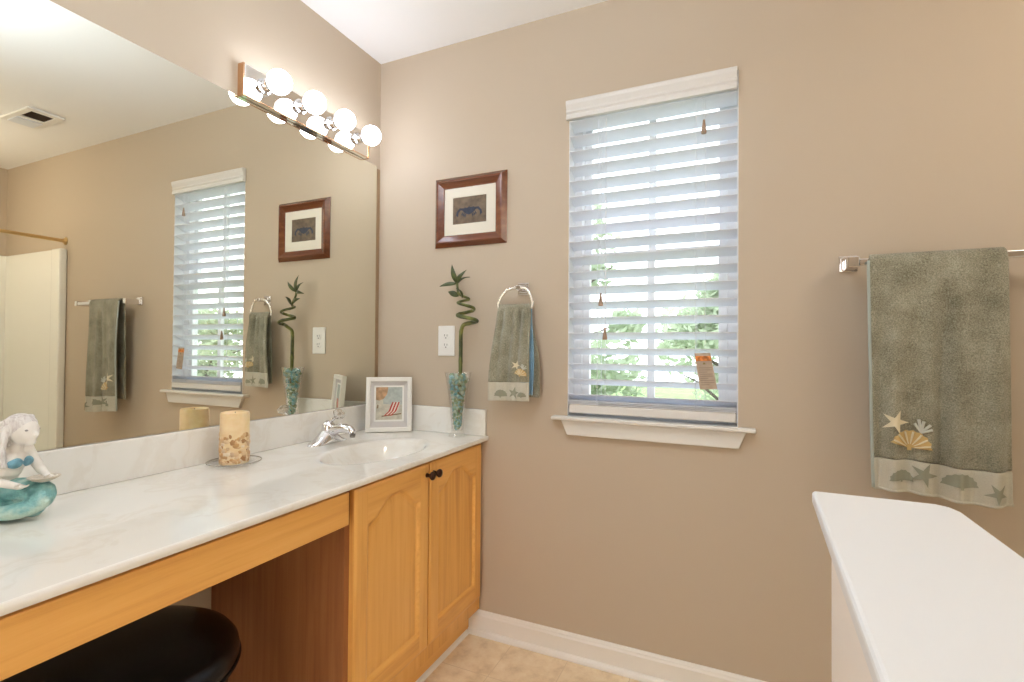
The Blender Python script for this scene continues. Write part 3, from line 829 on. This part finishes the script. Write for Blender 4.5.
for k in range(330):
    h = 0.034 + 0.215*rnd.random()**0.8; q = (vr(h)-0.008)*math.sqrt(0.25+0.75*rnd.random()); a = rnd.random()*2*PI
    rot = Matrix.Rotation(rnd.random()*3, 4, 'X') @ Matrix.Rotation(rnd.random()*3, 4, 'Y')
    ball(b, (VX+q*math.cos(a), VY+q*math.sin(a), ZC+h), 0.0082, 2, (1, 1, 0.62), rot)
gems = obj('glass_gems', b, gm, smooth=True, loc=(VX, VY, ZC+0.03))
tag(gems, 'blue and green glass gems filling the flared vase', 'glass gems', kind='stuff')
# bamboo
lb = thing('lucky_bamboo', 'spiral lucky bamboo stalk with leaves standing in the glass vase', 'plant', (0.462, -0.068, 0.83))
def stalkmat():
    m, nt, bs = new_mat('bamboo_green'); v = objco(nt)
    n = N(nt, 'ShaderNodeTexNoise', Scale=22.0, Detail=3.0); nt.links.new(v, n.inputs['Vector'])
    r = ramp(nt, n.outputs['Fac'], [(0.35, (0.035, 0.045, 0.010)), (0.55, (0.12, 0.135, 0.028)), (0.75, (0.27, 0.27, 0.07))])
    nt.links.new(r.outputs['Color'], bs.inputs['Base Color']); bs.inputs['Roughness'].default_value = 0.35
    return m
M['stalk'] = stalkmat()
key = [(0.464, -0.070, 0.840), (0.468, -0.069, 1.00), (0.469, -0.067, 1.06), (0.469, -0.066, 1.14), (0.469, -0.066, 1.205), (0.474, -0.067, 1.230), (0.492, -0.076, 1.246)]
for k in range(13):
    t = k/12.0; a = -0.5 + 2*2*PI*t*0.93
    rr = 0.040*(1-0.28*t)
    key.append((0.500 - 0.010*t + rr*math.cos(a), -0.072 + rr*0.85*math.sin(a)*-1, 1.258 + 0.092*t))
key += [(0.462, -0.070, 1.368), (0.452, -0.066, 1.392), (0.449, -0.064, 1.417)]
def catmull(P, n=6):
    P = [Vector(p) for p in P]; out = []
    for i in range(len(P)-1):
        p0, p1, p2, p3 = P[max(i-1, 0)], P[i], P[i+1], P[min(i+2, len(P)-1)]
        for k in range(n):
            t = k/n; out.append(0.5*((2*p1)+(p2-p0)*t+(2*p0-5*p1+4*p2-p3)*t*t+(3*p1-p0-3*p2+p3)*t**3))
    return out + [P[-1]]
path = catmull(key)
rad = []
L = 0
for i, p in enumerate(path):
    if i: L += (p-path[i-1]).length
    t = i/(len(path)-1)
    base = 0.0080*(1-sm(0.32, 1.0, t)*0.42)
    node = math.exp(-(((L % 0.058)-0.029)/0.004)**2)
    rad.append(base*(1+0.16*node))
b = BM(); tube(b, path, rad, 12)
obj('stalk', b, M['stalk'], lb, smooth=True)
leafd = plain('dark_green_leaf', (0.050, 0.068, 0.014), 0.35, var=0.35, bump_scale=60)
def leaf(base, tip, wd, sag=0.0, nrm=(0, -1, 0.2)):
    base, tip = Vector(base), Vector(tip); d = tip-base; sd = d.cross(Vector(nrm)).normalized(); nn = sd.cross(d).normalized()
    b = BM(); n = 12; rows = []
    for i in range(n+1):
        t = i/n; wv = wd*math.sin(PI*min(1, t**0.75))*0.98+0.0006; c = base + d*t + nn*0.010*math.sin(PI*t) + Vector((0, 0, -sag*t*t))
        rows.append([b.verts.new(c - sd*wv + nn*0.002), b.verts.new(c), b.verts.new(c + sd*wv + nn*0.002)])
    for a, c in zip(rows, rows[1:]):
        for k in range(2): b.faces.new((a[k], a[k+1], c[k+1], c[k]))
    o = obj('leaf', b, leafd, lb, smooth=True)
    s = o.modifiers.new('thick', 'SOLIDIFY'); s.thickness = 0.0012
leaf((0.449, -0.064, 1.412), (0.428, -0.070, 1.489), 0.0105)
leaf((0.450, -0.064, 1.412), (0.497, -0.072, 1.463), 0.0085)
leaf((0.448, -0.064, 1.412), (0.379, -0.085, 1.400), 0.0078)
leaf((0.449, -0.064, 1.410), (0.452, -0.020, 1.462), 0.0085, nrm=(0, -0.6, 1))
leaf((0.449, -0.064, 1.408), (0.488, -0.030, 1.440), 0.0075, nrm=(0, -0.6, 1))
leaf((0.460, -0.069, 1.360), (0.414, -0.075, 1.379), 0.0110)
leaf((0.476, -0.072, 1.350), (0.470, -0.110, 1.385), 0.0080, nrm=(0, -0.6, 1))

# ------------------------------------------------------------------ standing photo frame with a beach picture
fr = thing('photo_frame', 'white standing photo frame with a striped beach chair picture', 'photo frame', (0.147, -0.1, ZC+0.001))
ang = math.radians(36); lean = math.radians(5)
FW, FH = 0.188, 0.228
def F(u, v, d):      # u across -..+, v up, d towards the viewer
    y = -d*math.cos(lean) + v*math.sin(lean); z = d*math.sin(lean) + v*math.cos(lean)
    x = u
    return Vector((0.147 + x*math.cos(ang) - y*math.sin(ang), -0.104 + x*math.sin(ang) + y*math.cos(ang), ZC+0.0012+z))
def fring(b, rings):
    rs = [[b.verts.new(F(u, v, d)) for u, v in ((x0, z0), (x1, z0), (x1, z1), (x0, z1))] for x0, x1, z0, z1, d in rings]
    for a, c in zip(rs, rs[1:]):
        for k in range(4): b.faces.new((a[k], a[(k+1) % 4], c[(k+1) % 4], c[k]))
    return rs
O = (-FW/2, FW/2, 0.0, FH)
b = BM()
rs = fring(b, [(*O, 0.0), (*O, 0.017), (*shrink(O, 0.003), 0.020), (*shrink(O, 0.016), 0.020), (*shrink(O, 0.019), 0.016), (*shrink(O, 0.019), 0.006)])
obj('frame', b, plain('white_frame_paint', (0.80, 0.78, 0.73), 0.4), fr)
IN = (-0.054, 0.054, 0.050, 0.186)
b = BM(); fring(b, [(*shrink(O, 0.0187), 0.013), (IN[0]-0.007, IN[1]+0.007, IN[2]-0.007, IN[3]+0.007, 0.007)])
obj('grey_liner', b, plain('grey_liner_paint', (0.55, 0.52, 0.50), 0.5), fr)
b = BM(); fring(b, [(IN[0]-0.007, IN[1]+0.007, IN[2]-0.007, IN[3]+0.007, 0.0072), (*IN, 0.0078), (*IN, 0.005)])
obj('mat_board', b, plain('white_mat', (0.80, 0.79, 0.75), 0.6), fr)
def fpoly(b, pts, d, th=0.0006):
    a = [b.verts.new(F(u, v, d)) for u, v in pts]; c = [b.verts.new(F(u, v, d-th)) for u, v in pts]; n = len(pts)
    b.faces.new(a); b.faces.new(c[::-1])
    for i in range(n): b.faces.new((a[i], a[(i+1) % n], c[(i+1) % n], c[i]))
b = BM(); fpoly(b, [(IN[0], IN[2]), (IN[1], IN[2]), (IN[1], IN[3]), (IN[0], IN[3])], 0.0045)
ph = obj('beach_print', b, plain('pale_beach_print', (0.50, 0.47, 0.38), 0.6, var=0.2, bump_scale=50), fr)
b = BM(); fpoly(b, [(IN[0]+0.03, 0.115), (IN[1], 0.112), (IN[1], IN[3]), (IN[0]+0.03, IN[3])], 0.0050, 0.0004); obj('printed_sea', b, plain('grey_blue_print', (0.40, 0.44, 0.41), 0.6, var=0.15, bump_scale=60), ph)
b = BM(); fpoly(b, [(IN[0], 0.134), (-0.040, 0.130), (-0.022, 0.138), (-0.008, 0.158), (-0.004, IN[3]), (IN[0], IN[3])], 0.0053, 0.0004); obj('printed_umbrella', b, plain('orange_tan_print', (0.42, 0.25, 0.13), 0.6, var=0.4, bump_scale=50), ph)
b = BM(); fpoly(b, [(-0.022, 0.066), (0.012, 0.066), (0.032, 0.084), (0.046, 0.123), (0.0125, 0.123), (-0.002, 0.085)], 0.0053, 0.0004); obj('printed_chair', b, plain('cream_print', (0.72, 0.62, 0.52), 0.6), ph)
b = BM()
for k in range(3):
    o_ = 0.0125*k
    fpoly(b, [(-0.022+o_, 0.066), (-0.0155+o_, 0.066), (0.005+o_, 0.085), (0.019+o_, 0.123), (0.0125+o_, 0.123), (-0.002+o_, 0.085)], 0.0057, 0.0003)
obj('chair_stripes', b, plain('red_print', (0.42, 0.05, 0.035), 0.6), ph)
b = BM(); fpoly(b, [(-0.030, 0.062), (0.050, 0.072), (0.050, 0.077), (-0.030, 0.067)], 0.0055, 0.0003); fpoly(b, [(-0.050, 0.098), (-0.044, 0.098), (-0.043, 0.112), (-0.048, 0.114)], 0.0055, 0.0003)
obj('printed_details', b, plain('brown_print', (0.20, 0.13, 0.07), 0.6), ph)
b = BM(); fpoly(b, [(O[0]+0.004, 0.004), (O[1]-0.004, 0.004), (O[1]-0.004, FH-0.004), (O[0]+0.004, FH-0.004)], 0.002, 0.002)
obj('back_board', b, plain('frame_backing', (0.55, 0.52, 0.46), 0.8), fr)

# ------------------------------------------------------------------ faucet
fa = thing('sink_faucet', 'chrome single handle faucet with a clear knob behind the basin', 'faucet', (0.10, -0.40, ZC))
FX, FY = 0.098, -0.398
b = BM(); nS, nC = 33, 18; rows = []
for i in range(nS):
    t = -1+2*i/(nS-1); e = math.sqrt(max(0, 1-abs(t)**3.5))
    h = (0.010 + 0.040*math.exp(-(t/0.45)**2) + 0.010*math.exp(-(t/0.8)**2))*max(0.15, e); d = 0.029*max(0.08, e)
    rows.append([b.verts.new((FX + d*math.cos(PI*k/(nC-1)), FY+0.090*t, ZC+0.0005 + h*math.sin(PI*k/(nC-1))**0.8)) for k in range(nC)])
for a, c in zip(rows, rows[1:]):
    for k in range(nC-1): b.faces.new((a[k], a[k+1], c[k+1], c[k]))
b.faces.new(rows[0]); b.faces.new(rows[-1][::-1])
obj('base_plate', b, M['chrome'], fa, smooth=True)
b = BM(); lathe(b, [(0, 0.0), (0.026, 0.0), (0.0255, 0.030), (0.024, 0.045), (0.018, 0.055), (0.010, 0.060), (0, 0.061)], (FX+0.004, FY, ZC+0.022), 28)
obj('body', b, M['chrome'], fa, smooth=True)
b = BM()
sp = catmull([(FX+0.010, FY, ZC+0.040), (FX+0.045, FY, ZC+0.055), (FX+0.080, FY, ZC+0.060), (FX+0.108, FY, ZC+0.056), (FX+0.118, FY, ZC+0.044)], 6)
tube(b, sp, [0.0195-0.007*k/(len(sp)-1) for k in range(len(sp))], 16)
so = obj('spout', b, M['chrome'], fa, smooth='angle', angle=50)
b = BM(); lathe(b, [(0, 0), (0.0098, 0), (0.0105, 0.012), (0.0, 0.012)], (FX+0.118, FY, ZC+0.030), 16)
obj('aerator', b, plain('grey_aerator', (0.25, 0.24, 0.23), 0.3, 0.9), so, smooth='angle')
b = BM(); tube(b, [(FX+0.010, FY, ZC+0.078), (FX+0.038, FY+0.003, ZC+0.098)], [0.006, 0.005], 12)
hs = obj('handle_stem', b, M['chrome'], fa, smooth='angle')
b = BM()
prof = [(0, -0.010), (0.010, -0.011), (0.015, -0.006), (0.0225, 0.004), (0.0225, 0.012), (0.017, 0.018), (0.008, 0.020), (0, 0.0205)]
lathe(b, prof, (0, 0, 0), 10)
bmesh.ops.transform(b, matrix=Matrix.Translation((FX+0.046, FY+0.004, ZC+0.104)) @ Matrix.Rotation(math.radians(38), 4, 'Y'), verts=b.verts)
obj('acrylic_knob', b, M['acrylic'], fa)

# ------------------------------------------------------------------ candle and dish
CX, CY = 0.100, -0.776
cd = thing('glass_dish', 'round clear glass dish under the pillar candle', 'dish', (CX, CY, ZC))
b = BM(); lathe(b, [(0, 0.0006), (0.055, 0.0006), (0.064, 0.003), (0.073, 0.008), (0.0742, 0.010), (0.0732, 0.0115), (0.064, 0.0075), (0.052, 0.005), (0, 0.005)], (CX, CY, ZC), 48)
obj('dish_body', b, M['glass'], cd, smooth=True)
b = BM(); tube(b, [(CX+0.0735*math.cos(2*PI*k/48), CY+0.0735*math.sin(2*PI*k/48), ZC+0.0105) for k in range(48)], 0.0016, 8, closed=True)
obj('rim', b, plain('greyish_glass_rim', (0.45, 0.42, 0.36), 0.1, 0.3), cd, smooth=True)
cn = thing('pillar_candle', 'cream pillar candle with shells embedded around its base', 'candle', (CX, CY, ZC+0.006))
def wax():
    m, nt, bs = new_mat('cream_wax'); v = objco(nt)
    n = N(nt, 'ShaderNodeTexNoise', Scale=30.0, Detail=3.0); nt.links.new(v, n.inputs['Vector'])
    r = ramp(nt, n.outputs['Fac'], [(0.3, (0.74, 0.53, 0.28)), (0.7, (0.82, 0.66, 0.42))]); nt.links.new(r.outputs['Color'], bs.inputs['Base Color'])
    bs.inputs['Roughness'].default_value = 0.4; bs.inputs['Subsurface Weight'].default_value = 0.35
    bs.inputs['Subsurface Radius'].default_value = (0.02, 0.012, 0.006); bs.inputs['Subsurface Scale'].default_value = 0.6
    return m
CR, CH = 0.0400, 0.152
b = BM(); lathe(b, [(0, 0.0), (CR, 0.0), (CR, CH-0.006), (CR-0.002, CH-0.001), (CR-0.006, CH), (CR-0.010, CH-0.002), (CR-0.014, CH-0.006), (0, CH-0.008)], (CX, CY, ZC+0.006), 48)
wx = obj('wax_body', b, wax(), cn, smooth='angle')
b = BM(); tube(b, [(CX, CY, ZC+CH-0.003), (CX+0.001, CY, ZC+CH+0.006)], 0.0012, 8)
obj('wick', b, plain('wick', (0.25, 0.22, 0.18), 0.9), cn)
sm_ = bpy.data.materials.new('shell_bits'); sm_.use_nodes = True; nt = sm_.node_tree
g = nt.nodes.new('ShaderNodeNewGeometry')
r = ramp(nt, g.outputs['Random Per Island'], [(0, (0.36, 0.17, 0.06)), (0.3, (0.60, 0.33, 0.13)), (0.6, (0.74, 0.55, 0.34)), (0.8, (0.48, 0.25, 0.10)), (1, (0.80, 0.68, 0.52))])
nt.links.new(r.outputs['Color'], nt.nodes['Principled BSDF'].inputs['Base Color'])
b = BM(); rnd = random.Random(11)
for k in range(230):
    a = rnd.random()*2*PI; h = 0.004 + 0.080*rnd.random()**1.35; s = rnd.uniform(0.0055, 0.0105)
    rot = Matrix.Rotation(a, 4, 'Z') @ Matrix.Rotation(rnd.random()*3, 4, 'X')
    vv = ball(b, (CX+(CR-0.001)*math.cos(a), CY+(CR-0.001)*math.sin(a), ZC+0.008+h), s, 1, (0.35, 1.0, rnd.uniform(0.5, 1.1)), rot)
tag(obj('embedded_shells', b, sm_, cn, smooth='angle'), kind='stuff')

# ------------------------------------------------------------------ mermaid figurine
KX = Vector((0.9108, 0.4129, 0)); KY = Vector((-0.4129, 0.9108, 0)); KZ = Vector((0, 0, 1))
MO = Vector((0.133, -1.292, ZC+0.0015))
def G(px, py, d=0.0):           # profile millimetres measured against the figurine's own height
    s = 1/498.0
    return MO + KX*((px-20)*s) + KZ*((519-py)*s) + KY*d
mf = thing('mermaid_figurine', 'white and teal ceramic mermaid figurine holding a dish on the countertop', 'figurine', MO)
def blob(name, bm, mat, parent, vox=0.0022, it=4, smooth=True):
    o = obj(name, bm, mat, parent, smooth=True)
    r = o.modifiers.new('remesh', 'REMESH'); r.mode = 'VOXEL'; r.voxel_size = vox; r.use_smooth_shade = True
    s = o.modifiers.new('smooth', 'SMOOTH'); s.iterations = it; s.factor = 0.5
    return o
U = 1/498.0
skin = plain('white_bisque', (0.80, 0.76, 0.70), 0.55, var=0.05, bump_scale=40)
def hairmat():
    m, nt, bs = new_mat('pale_grey_hair_glaze'); v = objco(nt, (1, 1, 0.35), (0.3, 0.5, 0.2))
    n = N(nt, 'ShaderNodeTexNoise', Scale=150.0, Detail=2.0, Distortion=0.8); nt.links.new(v, n.inputs['Vector'])
    r = ramp(nt, n.outputs['Fac'], [(0.34, (0.58, 0.53, 0.51)), (0.52, (0.72, 0.69, 0.66)), (0.7, (0.82, 0.80, 0.78))])
    nt.links.new(r.outputs['Color'], bs.inputs['Base Color']); bs.inputs['Roughness'].default_value = 0.6
    bump(nt, bs, n.outputs['Fac'], 0.8, 0.004); return m
hairm = hairmat()
teal = None
def tealm():
    m, nt, bs = new_mat('teal_scale_glaze'); v = objco(nt)
    vo = N(nt, 'ShaderNodeTexVoronoi', Scale=220.0); nt.links.new(v, vo.inputs['Vector'])
    n = N(nt, 'ShaderNodeTexNoise', Scale=28.0, Detail=3.0); nt.links.new(v, n.inputs['Vector'])
    r = ramp(nt, n.outputs['Fac'], [(0.32, (0.07, 0.21, 0.21)), (0.48, (0.20, 0.43, 0.42)), (0.66, (0.50, 0.66, 0.57))])
    nt.links.new(r.outputs['Color'], bs.inputs['Base Color']); bs.inputs['Roughness'].default_value = 0.4
    bump(nt, bs, vo.outputs['Distance'], 0.5, 0.002)
    return m
teal = tealm()
b = BM()
capsule(b, G(2, 492), G(7, 476), 15*U, 12.5*U)                 # hips and waist
capsule(b, G(7, 476), G(14, 461), 12.5*U, 14*U)                # rib cage
capsule(b, G(11, 453, -0.012), G(17, 453, 0.022), 9*U, 9*U)    # shoulders
capsule(b, G(15, 455), G(23, 440), 7*U, 5.5*U)                 # neck
ball(b, G(28, 431), 12.5*U, 3, (1.0, 0.92, 1.12))              # skull
capsule(b, G(30, 436), G(34, 441), 8*U, 5*U)                   # jaw, chin
capsule(b, G(38, 429), G(40.5, 434), 1.6*U, 2.2*U)             # nose
capsule(b, G(37.4, 438, -0.003), G(37.4, 438, 0.003), 1.5*U, 1.5*U)   # lips
for s in (-1, 1): ball(b, G(22, 462, s*0.011), 6.8*U, 2)       # chest
# near arm down to the lap, far arm out to the dish
capsule(b, G(9, 453, -0.020), G(8, 478, -0.030), 6.5*U, 5*U); capsule(b, G(8, 478, -0.030), G(35, 484, -0.026), 5*U, 3.4*U)
capsule(b, G(18, 453, 0.028), G(30, 474, 0.034), 6*U, 4.5*U); capsule(b, G(30, 474, 0.034), G(45, 479, 0.016), 4.3*U, 3.2*U)
for (x, y, d) in ((35, 484, -0.026), (45, 479, 0.016)):
    ball(b, G(x+2, y+0.3, d), 3.8*U, 2, (1.25, 1.0, 0.7))
    for k in range(4):
        o_ = (k-1.5)*0.0034; l = (5.2, 6.2, 5.8, 4.6)[k]
        capsule(b, G(x+4, y, d+o_), G(x+4+l*0.6, y+0.2, d+o_), 1.1*U, 1.0*U, 6); capsule(b, G(x+4+l*0.6, y+0.2, d+o_), G(x+4+l, y-1.2, d+o_), 1.0*U, 0.8*U, 5)
    capsule(b, G(x+1, y-1, d-0.007), G(x+6, y-3, d-0.008), 1.2*U, 1.0*U, 6)
bd = blob('mermaid_body', b, skin, mf, 0.0013, 2)
b = BM()
for s in (-1, 1): ball(b, G(36.4 if s > 0 else 37.0, 429.2, s*(0.0125 if s > 0 else 0.0142)), 1.5*U, 2, (0.8, 1.1, 0.8))
obj('eyes', b, plain('grey_eye_glaze', (0.22, 0.20, 0.20), 0.4), mf, smooth=True)
b = BM()
ball(b, G(23.5, 425.5), 13.6*U, 3, (1.02, 1.0, 0.95)); ball(b, G(15, 440), 9*U, 3); ball(b, G(20, 429, -0.010), 9.5*U, 3); capsule(b, G(12, 446), G(2, 462), 8*U, 6*U)
for k in range(9):
    d = (k-4)*0.0068; ph_ = k*1.3
    pts = [G(25, 418, d*0.7), G(16, 423, d*1.0), G(8, 436, d*1.15), G(4+2*math.sin(ph_), 448, d*1.2), G(-2+2*math.sin(ph_+1), 460, d*1.2), G(-6, 470, d)]
    for p, q in zip(pts, pts[1:]): capsule(b, p, q, 3.6*U, 3.2*U, 8)
for k in range(4):           # locks in front of the near shoulder
    pts = [G(24, 424, -0.024), G(16+2*k, 438, -0.030), G(9+4*k, 449, -0.032), G(12+3*k, 458, -0.031), G(16+2*k, 464, -0.028)]
    for p, q in zip(pts, pts[1:]): capsule(b, p, q, 3.4*U, 2.6*U, 7)
blob('hair', b, hairm, mf, 0.0014, 2)
b = BM()
for s in (-1, 1): ball(b, G(24.0, 462.5, s*0.0115), 6.6*U, 3, (0.95, 1.0, 0.85))
capsule(b, G(19, 458, -0.024), G(10, 446, -0.016), 1.1*U, 1.0*U, 14)
blob('bikini_top', b, plain('blue_shell_glaze', (0.16, 0.36, 0.46), 0.4, var=0.3, bump_scale=80), mf, 0.0013, 1)
b = BM()
tl = catmull([G(-8, 494, 0.0), G(8, 493, 0.0), G(26, 491, 0.004), G(42, 494, 0.004), G(48, 502, -0.010), G(36, 508, -0.026), G(16, 510, -0.036), G(-8, 511, -0.044), G(-26, 511, -0.062)], 8)
n_ = len(tl)
for i, p in enumerate(tl):
    t = i/(n_-1); ball(b, p, (15.0 - 5*sm(0.35, 0.55, t) - 4*sm(0.6, 1.0, t))*U*0.95, 2, (1, 1, 0.86))
capsule(b, G(-2, 507.5, 0.0), G(38, 508, 0.0), 11*U, 10.5*U)
tlb = blob('tail', b, teal, mf, 0.0016, 3)
b = BM()
for s in (-1, 1):
    for k in range(7):
        a = G(-26, 511, -0.062); c = G(-40-s*3*k, 508-2.0*k, -0.086+s*0.003*k)
        capsule(b, a, c, 5*U, 2.2*U, 14)
blob('tail_fin', b, teal, mf, 0.0016, 2)
b = BM(); lathe(b, [(0, 0.000), (0.010, 0.000), (0.019, 0.004), (0.026, 0.009), (0.027, 0.010), (0.025, 0.0105), (0.017, 0.006), (0, 0.003)], G(49, 482, 0.0), 28)
obj('shell_dish', b, plain('tan_dish_glaze', (0.52, 0.45, 0.36), 0.4, var=0.2, bump_scale=80), mf, smooth=True)

# ------------------------------------------------------------------ stool
SX, SYY = 0.300, -1.190
stl = thing('vanity_stool', 'round black padded stool tucked under the countertop', 'stool', (SX, SYY, 0))
b = BM()
lathe(b, [(0, 0.527), (0.06, 0.5265), (0.12, 0.523), (0.165, 0.517), (0.195, 0.509), (0.215, 0.497), (0.226, 0.482), (0.229, 0.466), (0.226, 0.452), (0.222, 0.447), (0, 0.446)], (SX, SYY, 0), 64)
obj('seat', b, M['black'], stl, smooth=True)
b = BM(); tube(b, [(SX+0.2275*math.cos(2*PI*k/72), SYY+0.2275*math.sin(2*PI*k/72), 0.4555) for k in range(72)], 0.0045, 8, closed=True)
obj('piping', b, M['black'], stl, smooth=True)
b = BM(); lathe(b, [(0.0, 0.445), (0.205, 0.445), (0.207, 0.442), (0.207, 0.400), (0.200, 0.396), (0, 0.396)], (SX, SYY, 0), 56)
obj('seat_rail', b, M['blackleg'], stl, smooth='angle')
for k in range(4):
    a = PI/4 + k*PI/2
    b = BM(); c_, s_ = math.cos(a), math.sin(a)
    tube(b, [(SX+0.165*c_, SYY+0.165*s_, 0.398), (SX+0.175*c_, SYY+0.175*s_, 0.2), (SX+0.195*c_, SYY+0.195*s_, 0.001)], [0.020, 0.017, 0.013], 14)
    obj('leg', b, M['blackleg'], stl, smooth='angle')
b = BM(); tube(b, [(SX+0.172*math.cos(2*PI*k/48), SYY+0.172*math.sin(2*PI*k/48), 0.17) for k in range(48)], 0.009, 8, closed=True)
obj('foot_ring', b, M['blackleg'], stl, smooth=True)

# ------------------------------------------------------------------ half wall with cap
hw = thing('half_wall', 'white half wall with a flat white cap at the right foreground', 'half wall', (1.66, -1.7, 0))
b = BM()
cpts = [(1.584, -0.962), (1.727, -0.962), (1.741, -0.972), (1.747, -0.992), (1.750, -2.59), (1.567, -2.59), (1.567, -1.45)]
zt, zb_ = 0.950, 0.930
a = [b.verts.new((x, y, zb_)) for x, y in cpts]; c = [b.verts.new((x, y, zt)) for x, y in cpts]; n = len(cpts)
b.faces.new(a); b.faces.new(c[::-1])
for i in range(n): b.faces.new((a[i], a[(i+1) % n], c[(i+1) % n], c[i]))
obj('cap', b, M['cap'], hw, bevel=0.005, seg=3)
obj('half_wall_body', box(1.605, 1.722, -2.59, -0.985, 0.0, 0.9298), M['half'], hw, bevel=0.002)

# ------------------------------------------------------------------ tub and shower alcove (seen in the mirror)
ss = thing('shower_surround', 'white fibreglass shower surround reflected at the left of the mirror', 'shower', (3.0, -0.4, 0))
b = BM(); bx(b, 2.71, RX-0.03, -0.012, -0.001, 0.42, 1.795); bx(b, RX-0.03, RX-0.002, -1.5, -0.001, 0.42, 1.795)
obj('wall_panel', b, M['fiber'], ss, bevel=0.004)
b = BM(); bx(b, 2.605, 2.71, -0.045, -0.001, 0.42, 1.790)
obj('front_flange', b, M['fiber'], ss, bevel=0.010, seg=3)
b = BM(); bx(b, 2.605, 2.68, -1.5, -0.001, 0.0, 0.42); bx(b, RX-0.08, RX-0.002, -1.5, -0.001, 0.0, 0.42); bx(b, 2.68, RX-0.08, -0.08, -0.001, 0.0, 0.42); bx(b, 2.68, RX-0.08, -1.5, -1.42, 0.0, 0.42); bx(b, 2.68, RX-0.08, -1.42, -0.08, 0.0, 0.06)
obj('tub', b, M['fiber'], ss, bevel=0.008)
sr = thing('shower_rod', 'brass shower rod reflected at the upper left of the mirror', 'shower rod', (2.63, -0.75, 1.845))
b = BM(); tube(b, [(2.632, -0.012, 1.845), (2.632, -1.5, 1.845)], 0.011, 14); obj('rod', b, M['brass'], sr, smooth='angle')
b = BM(); lathe(b, [(0, -0.012), (0.018, -0.012), (0.026, -0.004), (0.026, -0.0005), (0, -0.0005)], (2.632, 0, 1.845), 20, 'y'); obj('flange', b, M['brass'], sr, smooth='angle')

# ------------------------------------------------------------------ ceiling fan and light unit (seen in the mirror)
cf = thing('ceiling_fan_vent', 'white square ceiling exhaust vent with a dark grille reflected in the mirror', 'ceiling vent', (2.17, -0.37, 2.44))
b = BM(); bx(b, 2.02, 2.33, -0.450, -0.418, 2.428, 2.4395); bx(b, 2.02, 2.33, -0.318, -0.285, 2.428, 2.4395)
bx(b, 2.02, 2.058, -0.418, -0.318, 2.428, 2.4395); bx(b, 2.175, 2.33, -0.418, -0.318, 2.428, 2.4395)
obj('cover_plate', b, M['plastic'], cf, bevel=0.003)
b = BM(); bx(b, 2.058, 2.175, -0.418, -0.318, 2.4375, 2.4395)
for k in range(9): bx(b, 2.062+0.0125*k, 2.066+0.0125*k, -0.418, -0.318, 2.430, 2.4375)
obj('grille', b, plain('dark_brown_grille', (0.055, 0.028, 0.015), 0.6), cf)
b = BM(); bx(b, 2.20, 2.31, -0.425, -0.31, 2.423, 2.428)
obj('light_lens', b, plain('frosted_lens', (0.72, 0.77, 0.85), 0.3), cf, bevel=0.002)
